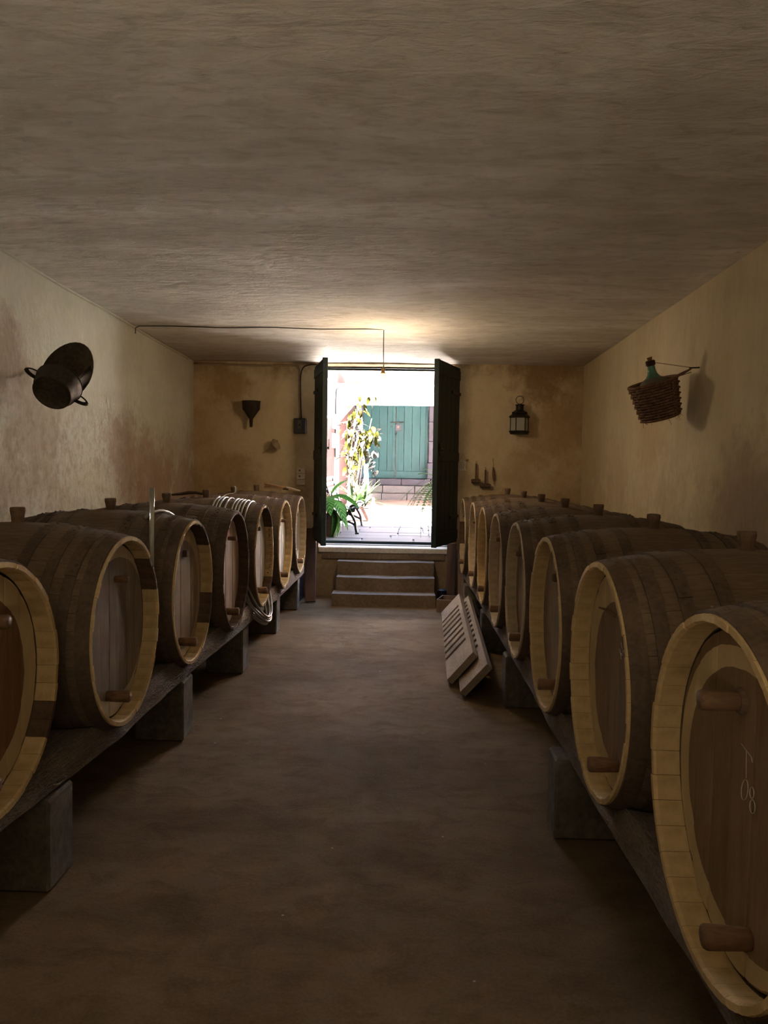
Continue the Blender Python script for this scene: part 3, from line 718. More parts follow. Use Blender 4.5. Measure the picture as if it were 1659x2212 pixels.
# white tube at the sixth barrel's bung
y0, x0 = LP[5]
pp = [(x0-.466, y0-.02, 1.318), (x0-.45, y0-.045, 1.322), (x0-.445, y0-.06, 1.29), (x0-.45, y0-.065, 1.262), (x0-.49, y0-.07, 1.256), (x0-.53, y0-.10, 1.247), (x0-.545, y0-.2, 1.205), (x0-.55, y0-.3, 1.14)]
o = MB().tube(smooth_pts(pp), .006, 7).build('siphon_tube', M_WHITEHOSE, smooth=True); tag(o, 'thin white tube running from the bung of the second left barrel from the doorway', 'tube')
# glass tube leaning between barrels 2 and 3
o = MB(); o.tube([(-1.232, 3.695, .76), (-1.245, 3.75, 1.0), (-1.262, 3.80, 1.25), (-1.270, 3.83, 1.385)], [.006, .011, .012, .012], 10)
o = o.build('sampling_tube', M_TUBEGLASS, smooth=True); tag(o, 'clear glass sampling tube standing upright between the second and third left barrels', 'tube')
# curved stave lying on the hose barrel
y0, x0 = LP[4]
pp = [(-1.83, y0-.02, 1.273), (-1.76, y0-.015, 1.280), (-1.70, y0-.01, 1.290), (-1.64, y0, 1.292), (-1.585, y0, 1.278)]
o = MB().tube(pp, [.012, .017, .020, .018, .012], 8, flat=.7).build('curved_stave', M_MALLET); tag(o, 'dark curved piece of wood lying on top of the hose-wrapped barrel', 'wood')
# broom on the last left barrel
y0, x0 = LP[6]; r = empty('hand_broom', (-1.30, y0, 1.272), 'straw hand broom lying on the left barrel nearest the doorway', 'broom')
rs = random.Random(5); bm_ = MB()
for i in range(60):
    a = rs.uniform(-1, 1); b2 = rs.uniform(0, 1)
    bm_.tube([(.045, a*.014, .006+b2*.018), (-.05, a*.03, .012+b2*.032), (-.16, a*.05, .006+b2*.062)], [.003, .003, .002], 4)
bm_.build('bristles', M_CLOTH, r)
MB().tube([(.03, 0, .011), (.085, 0, .000)], [.020, .013], 10, flat=.7).build('binding', M_INK, r)
MB().tube([(.08, .0, .006), (.20, 0, -.018)], [.008, .005], 8).build('handle', M_TAN, r)
MB().tube([(.06, .02, .022), (.13, .012, .010), (.205, .004, -.010)], [.005, .005, .004], 6).build('wire', M_WHITEHOSE, r)

# slatted slabs leaning along the right row
def slab(A, B, C, label, nslot, f0, df):
    A, B, C = Vector(A), Vector(B), Vector(C); u = (B-A); W = u.length; u.normalize(); v = (C-A); Lg = v.length; v.normalize()
    n = v.cross(u).normalized()
    if n.z < 0: n = -n
    mb = MB(); t = .045
    # outline with slots open on the lower edge: built of a spine and teeth in one board
    ys = [0.0]; segs = []; y = f0; 
    spine0 = W*.86
    def quad(a0, a1, b0, b1):      # a across, b along
        ps = [A+u*a+v*b for a, b in ((a0, b0), (a1, b0), (a1, b1), (a0, b1))]
        vs = [p+n*.0 for p in ps]+[p-n*t for p in ps]
        mb.add(vs, [(0, 1, 2, 3), (7, 6, 5, 4), (0, 4, 5, 1), (1, 5, 6, 2), (2, 6, 7, 3), (3, 7, 4, 0)])
    quad(spine0, W, 0, Lg)
    y0_ = 0; k = 0; sw = .085
    for k in range(nslot):
        s0 = f0+k*df; quad(.0, spine0, y0_, s0); y0_ = s0+sw
    quad(0, spine0, y0_, Lg)
    rt = empty('slatted_rack', A, label, 'rack'); mb.v = [tuple(Vector(p)-A) for p in mb.v]
    mb.build('slotted_board', M_SLAB, rt)
    return rt
slab((.30, 5.31, .045), (.475, 5.31, .245), (.37, 7.85, .045), 'front slotted wooden rack leaning over the other beside the right row', 8, .52, .205)
slab((.372, 5.03, .045), (.545, 5.03, .235), (.462, 7.80, .045), 'rear slotted wooden rack, partly under the other, leaning toward the right barrels', 11, .62, .19)
# wooden crate with lumber, right of the steps
r = empty('wooden_crate', (.47, 8.24, 0), 'small open wooden crate on the floor right of the steps', 'crate')
w_, d_, h_ = .20, .30, .135; rzm = rotm(-.25, 'Z')
for c, s in (((0, -d_/2, h_/2), (w_, .014, h_)), ((0, d_/2, h_/2), (w_, .014, h_)), ((-w_/2, 0, h_/2), (.014, d_, h_)), ((w_/2, 0, h_/2), (.014, d_, h_)), ((0, 0, .008), (w_, d_, .014))):
    MB().box(rzm @ Vector(c), s, rzm, bev=.002).build('panel', M_WOOD, r)
o = MB().box((0, 0, .02), (.05, .18, .035), bev=.006).build('wood_offcut', M_SLAB); o.location = (.48, 8.25, .016); o.rotation_euler = (0, 0, .3); tag(o, 'short piece of pale wood inside the small crate', 'wood')
o = MB().lathe([(.045, 0), (.05, .13), (.052, .14), (.03, .15)], 16, cap=True).build('small_can', M_NAVY, smooth=False); o.location = (.415, 8.72, 0); tag(o, 'dark blue can on the floor behind the small crate', 'can')
def leaning_plank(foot, top, w, t, mat, label):
    f, tp = Vector(foot), Vector(top); z = (tp-f); Lg = z.length; mb = MB()
    fr = frame(z, (1, 0, 0)); mb.box((0, 0, Lg/2), (w, t, Lg), bev=.004); mb.v = [tuple(fr @ Vector(v)) for v in mb.v]
    o = mb.build('loose_plank', mat); o.location = f; tag(o, label, 'plank'); return o
leaning_plank((-1.05, 8.50, .012), (-1.105, 8.99, .79), .115, .028, M_REDWOOD, 'reddish brown plank leaning against the wall left of the steps')
leaning_plank((.505, 8.74, .012), (.53, 9.0, .64), .105, .028, M_REDWOOD, 'reddish plank leaning against the wall right of the steps')
leaning_plank((.625, 8.66, .012), (.635, 8.97, .60), .07, .028, M_WOOD, 'narrow grey-brown plank leaning beside the reddish plank right of the steps')
r = MB().box((0, 0, .14), (.09, .30, .28), bev=.01).build('dark_canister', M_NAVY); r.location = (-1.22, 8.72, 0); tag(r, 'dark blue canister in the shadow behind the last left block', 'canister')

# ------------------------------------------------------------ things on the back wall
def atw(x, z, y=9.05): return (x, y, z)
# big dark funnel
r = empty('wall_funnel', (-1.81, 8.93, 1.955), 'large dark wide-mouthed funnel hung on the back wall', 'funnel')
MB().lathe([(.016, 0), (.022, .095), (.10, .205), (.104, .285), (.110, .295), (.104, .30), (.096, .21), (.017, .1), (.012, 0)], 28).build('cone', M_TIN, r, True)
MB().tube([(0, .10, .27), (0, .125, .30)], .004, 6).build('hook', M_IRON, r)
# small tan funnel, tilted
r = empty('wall_funnel', (-1.56, 8.985, 1.74), 'small tan funnel hung sideways on the back wall', 'funnel')
Mx = T((-.085, 0, -.06)) @ frame((.80, -.35, .52))
MB().lathe([(.008, 0), (.012, .05), (.045, .11), (.068, .155), (.072, .16), (.062, .153), (.012, .055)], 24, Mx).build('cone', M_TAN, r, True)
MB().tube([(0.04, .0, .05), (.04, .06, .075)], .003, 6).build('hook', M_IRON, r)
# switch box
r = empty('fuse_box', (-1.256, 9.05, 1.892), 'dark grey electrical switch box on the back wall beside the door', 'switch box')
MB().box((0, -.03, .088), (.142, .06, .176), bev=.008).build('case', M_GREYBOX, r)
MB().box((0, -.063, .10), (.05, .01, .10), bev=.003).build('faceplate', M_DIAL, r)
MB().tube([(0, -.066, .11), (0, -.085, .095)], .008, 8).build('lever', M_BAKELITE, r)
o = MB().tube(smooth_pts([(-1.262, 9.03, 2.07), (-1.268, 9.035, 2.30), (-1.275, 9.04, 2.60), (-1.285, 9.04, 2.66), (-1.33, 9.035, 2.683), (-1.6, 9.035, 2.672), (-2.0, 9.035, 2.676), (-2.50, 9.035, 2.69)]), .011, 7).build('conduit_pipe', M_PAINTEDPIPE, smooth=True); tag(o, 'wall-coloured conduit rising from the switch box and running left under the ceiling', 'pipe')
o = MB().tube(smooth_pts([(-1.243, 9.02, 2.07), (-1.250, 9.03, 2.2), (-1.262, 9.035, 2.45), (-1.255, 9.035, 2.60), (-1.225, 9.035, 2.665), (-1.16, 9.03, 2.69), (-1.08, 9.03, 2.695), (-1.04, 9.03, 2.69)]), .008, 7).build('power_cable', M_BAKELITE, smooth=True); tag(o, 'dark cable curving from the switch box toward the door top', 'cable')
r = empty('socket_strip', (-1.244, 9.05, 1.292), 'pale column of three sockets on the back wall left of the door', 'socket')
for i in range(3):
    o = MB().box((0, -.012, .034+i*.068), (.095, .024, .064), bev=.004).build('socket_plate', M_PLASTIC, r)
    if i > 0: MB().box((-.012, -.025, .036+i*.068), (.02, .004, .02)).build('switch_key', M_DIAL, o)
# sign board
r = empty('small_sign', (.62, 9.05, 1.489), 'small pale written board with curled corners beside the right door leaf', 'sign')
MB().box((0, -.010, .064), (.132, .012, .128), bev=.003).build('board', M_PAPER, r)
mb = MB()
for i in range(5):
    x = -.036
    while x < .034:
        w = random.uniform(.006, .013); mb.box((x+w/2, -.0165, .098-i*.016), (w, .001, .0045)); x += w+.004
mb.build('lettering', M_INK, r)
mb = MB()
for i in range(9):
    for x, z in ((-.055+i*.0135, .118), (-.055+i*.0135, .010)):
        if i % 2: mb.box((x, -.0165, z), (.008, .001, .004), rotm(.5, 'Y'))
for i in range(1, 7):
    for x in (-.057, .057): mb.box((x, -.0165, .01+i*.016), (.004, .001, .008), rotm(.4, 'Y'))
mb.build('border', M_INK, r)
MB().tube([(.052, -.02, .112), (.062, -.025, .125), (.078, -.012, .132)], [.003, .008, .009], 7).build('bow', M_TAN, r)
MB().tube([(-.01, -.004, .128), (.028, -.004, .20), (.055, -.006, .128)], .0015, 5).build('cord', M_TWINE, r)
# mallets
def mallet(x, ztop, zhead, wid, cat, label, hmat, tilt=0.0):
    r = empty('wooden_mallet', (x, 8.995, zhead-.025), label, 'mallet')
    MB().tube([(0, 0, .03), (tilt, .01, ztop-zhead)], [.011, .0095], 8).build('handle', hmat, r)
    MB().tube([(-wid, 0, .018), (-wid*.6, 0, .022), (wid*.6, 0, .022), (wid, 0, .018)], [.022, .027, .027, .022], 12).build('head', M_MALLET, r)
    MB().tube([(tilt, .012, ztop-zhead), (tilt, .045, ztop-zhead+.03)], .0025, 5).build('loop', M_TWINE, r)
mallet(.793, 1.60, 1.375, .052, 'mallet', 'left hanging wooden mallet with reddish handle on the back wall', M_HANDLE)
mallet(.902, 1.53, 1.325, .062, 'mallet', 'right hanging wooden mallet, lower and darker, above the last right barrel', M_MALLET)
r = empty('hanging_brush', (.995, 9.02, 1.37), 'slim brown wooden brush hanging right of the two mallets', 'brush')
MB().tube([(.008, 0, .0), (.006, -.004, .04), (.004, -.006, .075), (.0, -.004, .13), (-.004, 0, .17)], [.004, .014, .017, .012, .006], 10).build('body', M_HANDLE, r)
MB().tube([(-.004, 0, .17), (-.006, .01, .22), (-.006, .026, .272)], .0022, 5).build('cord', M_TWINE, r)
MB().tube([(.008, 0, .0), (.01, 0, -.04)], .004, 5).build('tip', M_TWINE, r)
# lantern
r = empty('wall_lantern', (1.268, 8.93, 1.915), 'dark six-sided metal lantern with frosted panes on the back wall', 'lantern')
hexa = lambda R_, z: (R_, z)
MB().lathe([(.100, 0), (.105, .004), (.105, .018), (.116, .022), (.116, .036), (.10, .042)], 6, cap=True).build('base', M_IRON, r)
for i in range(6):
    a = i*PI/3; x, y = .102*math.cos(a), .102*math.sin(a)
    MB().tube([(x, y, .04), (x, y, .19)], .005, 6).build('post', M_IRON, r)
    a2 = a+PI/6; rr_ = .102*math.cos(PI/6)-.003
    MB().box((rr_*math.cos(a2), rr_*math.sin(a2), .115), (.003, .096, .15), rotm(a2, 'Z')).build('pane', M_PANE, r)
MB().lathe([(.10, .185), (.118, .19), (.118, .206), (.095, .222), (.082, .236), (.090, .24), (.090, .250), (.055, .270), (.046, .278)], 6, cap=True).build('roof', M_IRON, r)
MB().lathe([(.044, .27), (.044, .325), (.050, .330), (.050, .338), (.02, .345)], 18, cap=True).build('chimney', M_IRON, r)
MB().tube([(.045*math.cos(a), 0, .39+.045*math.sin(a)) for a in [2*PI*i/20 for i in range(20)]], .0035, 5, closed=True).build('ring', M_IRON, r)
MB().tube([(0, .0, .435), (0, .115, .445)], .004, 6).build('nail', M_IRON, r)

# ------------------------------------------------------------ the ceiling wire and the bulb
yw = 7.02
pts = [(-2.47, yw-.03, cz(yw)-.08), (-2.468, yw-.03, cz(yw)-.03)]+[(-2.44+2.2*i/16, yw-.03+.05*i/16+.006*math.sin(i*1.3), cz(yw)-.012+.004*math.sin(i*.9)) for i in range(17)]
o = MB().tube(pts, .005, 6).build('ceiling_cable', M_GREYCABLE, smooth=True); tag(o, 'thin dark cable running along the ceiling from the left wall to the bulb', 'cable')
r = empty('pendant_bulb', (-.234, 7.04, 2.755), 'small glowing bulb hanging on a thin cord in front of the doorway', 'lamp')
MB().tube([(0, 0, -.01), (.001, 0, -.2), (.004, 0, -.36)], .0042, 6).build('cord', M_GREYCABLE, r)
MB().lathe([(.006, -.345), (.016, -.355), (.017, -.385), (.024, -.392), (.024, -.400), (.014, -.402)], 14, cap=True).build('lamp_holder', M_BRASS, r, True)
gl = MB().lathe([(.012, -.398), (.016, -.415), (.028, -.445), (.030, -.465), (.022, -.485), (.004, -.493)], 18, cap=True).build('bulb', M_BULB, r, True)

# ------------------------------------------------------------ demijohn in a wicker basket on the right wall
C0 = Vector((1.815, 5.66, 1.895)); Mt = rotm(math.radians(-17), 'Y') @ rotm(math.radians(7), 'X')
r = empty('wicker_basket', C0, 'brown woven wicker basket hung on the right wall', 'basket')
def bz(r_, z): return (r_, z)
def brad(z): return .128+.03*(z/.25)
nst = 16
for k in range(nst):
    a = 2*PI*k/nst
    MB().tube([Mt @ Vector((brad(z)*math.cos(a)*1.05, brad(z)*math.sin(a)*.98, z)) for z in (0, .08, .16, .255)], .0045, 5).build('stake', M_WICKER, r)
mb = MB()
for j in range(13):
    z = .010+j*.0196
    pts = []
    for i in range(nst*2):
        a = 2*PI*i/(nst*2); rr_ = brad(z)+(.009 if (i+j*2) % 4 == 0 else (-.008 if (i+j*2) % 4 == 2 else 0))
        pts.append(Mt @ Vector((rr_*math.cos(a)*1.05, rr_*math.sin(a)*.98, z)))
    mb.tube(pts, .0084, 6, closed=True)
wv = mb.build('weave', M_WICKER, r, True); wv['kind'] = 'stuff'
MB().tube([Mt @ Vector((brad(.26)*math.cos(a)*1.07, brad(.26)*math.sin(a), .262)) for a in [2*PI*i/36 for i in range(36)]], .011, 8, closed=True).build('rim', M_WICKER, r, True)
MB().lathe([(0, .004), (.125, .004), (.125, -.004), (0, -.004)], 22, Mt).build('bottom', M_WICKER, r)
mb = MB(); rs = random.Random(2)
for i in range(12):
    a = rs.uniform(0, 2*PI); p = Vector((.125*math.cos(a), .12*math.sin(a), 0)); mb.tube([Mt @ p, Mt @ (p+Vector((rs.uniform(-.02, .02), rs.uniform(-.02, .02), -rs.uniform(.015, .05))))], .0013, 4)
mb.build('loose_ends', M_WICKER, r)
hp = Vector((1.955, 5.48, 2.225))-C0
MB().tube([Mt @ Vector((.11, -.10, .262)), hp*.6+(Mt @ Vector((.11, -.10, .262)))*.4, hp], [.022, .020, .010], 8, flat=.5).build('strap', M_WICKER, r)
MB().tube([Mt @ Vector((.16, .02, .25)), hp+Vector((.01, .03, -.02))], .003, 5).build('tie', M_TWINE, r)
MB().tube([Vector((1.94, 5.48, 2.23))-C0, Vector((2.03, 5.48, 2.235))-C0], .005, 6).build('nail', M_IRON, r)
r = empty('demijohn', C0+(Mt @ Vector((0, 0, .012))), 'corked green glass demijohn standing in the wall basket', 'bottle')
Mn = rotm(math.radians(-15), 'Y') @ rotm(math.radians(7), 'X')
MB().lathe([(.0, .0), (.10, .003), (.112, .03), (.116, .16), (.112, .23), (.085, .265), (.05, .285)], 28, Mn).build('shoulder', M_DUSTGLASS, r, True)
MB().lathe([(.05, .285), (.034, .31), (.027, .34), (.026, .375)], 22, Mn).build('neck', M_GREENGLASS, r, True)
MB().lathe([(.030, .37), (.033, .375), (.033, .400), (.028, .406)], 20, Mn, cap=True).build('lip', M_INK, r)
MB().lathe([(.014, .40), (.019, .43)], 14, Mn, cap=True).build('cork', M_CORK, r)
q0 = C0+(Mt @ Vector((0, 0, .012)))
MB().tube([Mn @ Vector((.03, 0, .385)), Vector((1.95, 5.49, 2.235))-q0], .0022, 5).build('cord', M_TWINE, r)

# ------------------------------------------------------------ copper scuttle on the left wall
C0 = Vector((-2.215, 4.78, 1.935))      # centre of its round bottom
ax = Vector((-.03, .82, .50)).normalized()
FR = frame(ax, (.56, -.39, .64))
r = empty('copper_scuttle', C0, 'old dark copper scuttle with flared lip and two ring handles on the left wall', 'scuttle')
MB().lathe([(0, .02), (.10, .02), (.128, .006), (.137, 0), (.142, .006), (.140, .02), (.162, .08), (.172, .15), (.170, .168), (.15, .175), (.146, .08), (.12, .03), (0, .03)], 36, FR, sx=.92).build('body', M_COPPER, r, True)
mb = MB(); n = 36; ring0 = []; ring1 = []; ring2 = []
for i in range(n):
    a = 2*PI*i/n; ca, sa = math.cos(a), math.sin(a)
    p0 = FR @ Vector((.145*ca, .158*sa, .168)); p1 = FR @ Vector((.112*ca, .128*sa, .215))
    ext = .03+.17*max(0, ca*.95+.10)
    p2 = FR @ Vector(((.135+.09*max(0, ca))*ca+.03, (.17+.02*max(0, ca))*sa, .22+ext))
    ring0.append(p0); ring1.append(p1); ring2.append(p2)
mb.v = [tuple(p) for p in ring0+ring1+ring2]+[tuple(p*.985) for p in ring2+ring1]
for k in range(4):
    for i in range(n): mb.f.append((k*n+i, k*n+(i+1) % n, (k+1)*n+(i+1) % n, (k+1)*n+i)); mb.m.append(0)
mb.build('flared_lip', M_COPPER, r, True)
MB().tube([FR @ Vector((.158*math.cos(2*PI*i/30), .171*math.sin(2*PI*i/30), .165)) for i in range(30)], .006, 6, closed=True).build('seam', M_COPPER, r, True)
for s_ in (1, -1):
    pts = [FR @ Vector((.0, s_*(.155+.085*math.sin(t)), .12+.045*math.cos(t)*1.0)) for t in [PI*i/9 for i in range(10)]]
    MB().tube(pts, .016, 8, flat=.35).build('handle', M_IRON, r, True)
MB().tube([(Vector((-2.52, 5.30, 2.14))-C0)/.84, (Vector((-2.26, 5.0, 2.04))-C0)/.84], .010, 6).build('hook', M_IRON, r)
r.scale = (.84, .84, .84)

# ------------------------------------------------------------ courtyard
def gz(y): return .6+(y-9.4)*.0138
mb = MB().box((0, 0, 0), (16, 13, .2)); o = mb.build('courtyard_ground', M_GROUND); o.location = (2, 15.75, gz(15.75)-.112); o.rotation_euler = (math.atan(.0138), 0, 0); struct(o); o.name = 'ground'
rs = random.Random(4)
y = 9.46
grp = None
rowh = [.36, .42, .36, .46, .40, .50, .46]
for hh in rowh:
    x = -1.36+rs.uniform(-.3, 0)
    while x < 1.6:
        w = rs.uniform(.45, .95); x0 = max(x, -1.355); 
        if x+w-x0 > .12:
            mb = MB().box((0, 0, 0), (x+w-x0-.014, hh-.014, .05), bev=.008)
            p = mb.build('paving_slab', M_PAVE, o); p.location = o.matrix_basis.inverted() @ Vector(((x0+x+w)/2, y+hh/2, gz(y+hh/2)-.018+rs.uniform(-.003, .003)))
        x += w
    y += hh
struct(MB().box((-1.47, 15.0, 1.95), (.2, 11.2, 2.9)).build('wall_pink', M_PINK))
struct(MB().box((4.6, 15.0, 1.95), (.2, 11.2, 2.9)).build('wall_courtyard_right', M_WHITEWALL))
# white wall with chamfered opening
mb = MB()
mb.prism([(-1.37, 2.43), (-1.37, 3.07), (4.5, 3.07), (4.5, 2.78), (-1.07, 2.78)], .3, T((0, 14.8, 0)) @ rotm(PI/2, 'X'))
struct(mb.build('wall_white', M_WHITEWALL))
mb = MB().prism([(-1.368, .60), (-1.368, 2.44), (-1.075, 2.79), (4.49, 2.79), (4.49, 2.70), (-1.03, 2.70), (-1.31, 2.37), (-1.31, .60)], .34, T((0, 14.82, 0)) @ rotm(PI/2, 'X'))
struct(mb.build('trim_5', M_STONELIP))
r = empty('wall_conduit', (-1.36, 14.46, 1.5), 'white junction box and pipe along the top of the courtyard wall', 'pipe')
MB().box((.235, .0, 1.48), (.125, .07, .13), bev=.01).build('junction_box', M_OUTPIPE, r)
MB().tube([(.30, .015, 1.47), (1.2, .015, 1.475), (3.0, .015, 1.48)], .014, 6).build('pipe', M_OUTPIPE, r)
MB().tube(smooth_pts([(.18, .015, 1.485), (.03, .015, 1.48), (.012, .0, 1.42), (.012, 0, .9), (.012, 0, .2)], 2), .014, 6).build('pipe', M_OUTPIPE, r)
MB().tube(smooth_pts([(.17, .0, 1.52), (.05, .0, 1.55), (.02, -.2, 1.70), (.0, -.8, 1.82), (.0, -1.6, 1.9)], 2), .006, 5).build('wire', M_OUTPIPE, r)
# small wall boxes and window on the pink wall
r = empty('meter_cabinet', (-1.37, 14.0, 1.87), 'two white meter boxes fixed on the pink courtyard wall', 'box')
MB().box((.02, .2, .13), (.05, .42, .26), bev=.006).build('box', M_WHITEWALL, r); MB().box((.02, .2, .48), (.05, .42, .26), bev=.006).build('box', M_WHITEWALL, r)
r = bpy.data.objects.new('window_1', None); COL.objects.link(r); r.location = (-1.37, 12.9, 2.35); struct(r, 'narrow dark-framed window on the pink courtyard wall', 'window')
for c, s in (((.012, .3, .0), (.03, .62, .03)), ((.012, .3, .62), (.03, .62, .03)), ((.012, 0, .31), (.03, .03, .62)), ((.012, .6, .31), (.03, .03, .62)), ((.012, .3, .31), (.025, .60, .025))):
    MB().box(c, s).build('frame_bar', M_WHITEWALL, r)
for z in (.16, .465): MB().box((.004, .3, z), (.008, .56, .28)).build('pane', M_GREYBOX, r)
r = empty('hanging_key', (-1.345, 13.26, 1.80), 'large old iron key hanging on the pink courtyard wall', 'key')
MB().tube([(0, 0, .02), (0, 0, .15)], .008, 6).build('shank', M_IRON, r); MB().box((0, .018, .02), (.008, .03, .035)).build('bit', M_IRON, r)
MB().tube([(0, .022*math.cos(a), .172+.022*math.sin(a)) for a in [2*PI*i/14 for i in range(14)]], .006, 5, closed=True).build('bow', M_IRON, r)

# far facade, steps and the teal double door
struct(MB().box((2.0, 20.55, 2.6), (8, .3, 4.4)).build('wall_far', M_WHITEWALL))
struct(MB().box((1.65, 17.9, 3.42), (5.8, 5.4, .14), rotm(.0, 'X')).build('roof', M_SHADING_ROOF))  # unseen roof slab, extended forward to cut light on the door and steps
r = empty('doorway_surround', (-.3, 20.2, 1.24), 'violet stone surround of the teal courtyard door', 'surround')
inv = r.matrix_basis.inverted()
for (x, w) in ((-1.262, .19), (.63, .22)):
    z = 1.25
    for hh in (.42, .55, .50, .58): MB().box(inv @ Vector((x+(.02 if x > 0 and z > 1.3 else 0), 20.22, z+hh/2)), (w, .34, hh-.008), bev=.008).build('stone', M_BASALT, r); z += hh
MB().box(inv @ Vector((-.32, 20.22, 3.42)), (2.06, .34, .22), bev=.01).build('lintel', M_BASALT, r)
MB().box(inv @ Vector((.66, 20.05, 1.45)), (.32, .2, .42), bev=.03).build('plinth', M_BASALT, r)
r = empty('courtyard_steps', (-.3, 19.3, .72), 'three wide pale stone steps up to the teal door', 'steps')
inv = r.matrix_basis.inverted(); rs = random.Random(9)
for (y0, z0, z1, mt) in ((19.3, .70, .885, M_PALESTONE), (19.6, .885, 1.075, M_PALESTONE), (19.9, 1.075, 1.245, M_BASALT)):
    x = -1.30
    while x < 1.5:
        w = rs.uniform(.5, .85); MB().box(inv @ Vector((x+w/2, (y0+20.38)/2, (z0+z1)/2)), (w-.012, 20.38-y0, z1-z0-.004), bev=.012).build('stone', mt, r); x += w
r = bpy.data.objects.new('door_3', None); COL.objects.link(r); r.location = (-.32, 20.24, 1.25); struct(r, 'closed teal double door at the far side of the courtyard', 'door')
for (x0, x1) in ((-.845, -.01), (.01, .84)):
    w = (x1-x0)/4
    for i in range(4): MB().box((x0+w*(i+.5), 0, 1.03), (w-.006, .04, 2.06), bev=.004).build('plank', M_TEAL, r)
    MB().box(((x0+x1)/2, -.026, .10), (x1-x0-.01, .03, .19), bev=.006).build('rail', M_TEAL, r)
    for x in (x0+.035, x1-.035): MB().box((x, -.024, 1.13), (.065, .028, 1.85), bev=.004).build('stile', M_TEAL, r)
MB().tube([(-.14, -.055, 1.45), (.20, -.055, 1.455)], .012, 8).build('bolt_bar', M_IRON, r)
o = MB().box((.07, -.05, 1.32), (.16, .03, .17), bev=.006).build('lock_plate', M_BASALT, r); MB().box((.06, -.07, 1.33), (.07, .02, .08), bev=.004).build('lock', M_DIAL, o)
MB().tube([(-.02, -.05, 1.18), (.0, -.06, 1.12), (.03, -.05, 1.16), (.02, -.05, 1.22)], .010, 6).build('chain', M_WHITEFLOWER, r)
MB().lathe([(.02, 0), (.022, .02)], 10, T((-.11, -.03, 1.35)) @ rotm(PI/2, 'X'), cap=True).build('escutcheon', M_IRON, r)

# bench
r = empty('garden_bench', (-.85, 10.95, gz(10.95)), 'slatted garden bench with black cast-iron frame along the pink wall', 'bench')
for dy in (-.62, .62):
    fr = empty if False else None
    mb = MB()
    # front leg with scroll, rear leg, cross strut, back upright
    mb.tube(smooth_pts([(.19, dy, .0), (.17, dy, .08), (.165, dy, .16), (.13, dy, .23), (.085, dy, .30), (.10, dy, .37), (.15, dy, .39), (.19, dy, .37), (.20, dy, .33)], 2), .019, 7)
    fo = mb.build('iron_frame', M_CASTIRON, r, True)
    MB().tube(smooth_pts([(-.19, dy, .0), (-.185, dy, .10), (-.12, dy, .165), (-.02, dy, .19), (.06, dy, .26), (.09, dy, .33)], 2), .019, 7).build('strut', M_CASTIRON, fo, True)
    MB().tube(smooth_pts([(.165, dy, .12), (.10, dy, .155), (-.02, dy, .19), (-.10, dy, .25), (-.15, dy, .34), (-.20, dy, .55), (-.27, dy, .74)], 2), .017, 7).build('strut', M_CASTIRON, fo, True)
    MB().tube(smooth_pts([(.10, dy, .30), (.13, dy, .345), (.155, dy, .33), (.145, dy, .30), (.12, dy, .31)], 2), .013, 6).build('scroll', M_CASTIRON, fo, True)
    for x in (.19, -.19): MB().box((x, dy, .010), (.055, .04, .02), bev=.005).build('foot', M_CASTIRON, fo)
for i in range(6):
    MB().box((.17-i*.062, 0, .355-.012*i), (.048, 1.40, .020), bev=.004).build('seat_slat', M_BENCHSLAT, r)
for i in range(5):
    MB().box((-.185-i*.022, 0, .44+i*.072), (.018, 1.40, .05), rotm(.28, 'Y'), bev=.004).build('back_slat', M_BENCHSLAT, r)

# bottle
r = empty('glass_bottle', (-.545, 12.55, gz(12.55)), 'tall dark glass bottle standing on the courtyard floor by the planter', 'bottle')
MB().lathe([(.0, 0), (.075, 0), (.080, .012), (.072, .12), (.082, .235), (.07, .265), (.04, .285)], 20).build('body', M_DUSTGLASS, r, True)
MB().lathe([(.04, .285), (.026, .31), (.022, .385), (.026, .39)], 16, cap=True).build('neck', M_TIN, r, True)
MB().tube([(.082*math.cos(a), .082*math.sin(a), .235) for a in [2*PI*i/18 for i in range(18)]], .007, 5, closed=True).build('collar', M_TIN, r)

# leaf shapes
def leaf_mesh(L_, W_, droop, mat, nm='leaf', n=7, fold=.12):
    mb = MB()
    for i in range(n+1):
        t = i/n; w = W_*math.sin(PI*min(1, t*.93+.03))**.8*(1 if t < 1 else .1)*.5
        x = L_*t*(1-.25*droop*t); z = -droop*L_*t*t
        mb.v += [(x, -w, z+fold*w), (x, 0, z), (x, w, z+fold*w)]
    for i in range(n):
        for j in range(2): mb.f.append((i*3+j, (i+1)*3+j, (i+1)*3+j+1, i*3+j+1)); mb.m.append(0)
    return mb.mesh(nm, [mat], True)
def put_leaf(me, par, loc, az, el, sc=1.0, name='leaf'):
    o = obj(name, me, par, loc); o.rotation_euler = (random.uniform(-.4, .4), -el, az); o.scale = (sc, sc, sc); return o
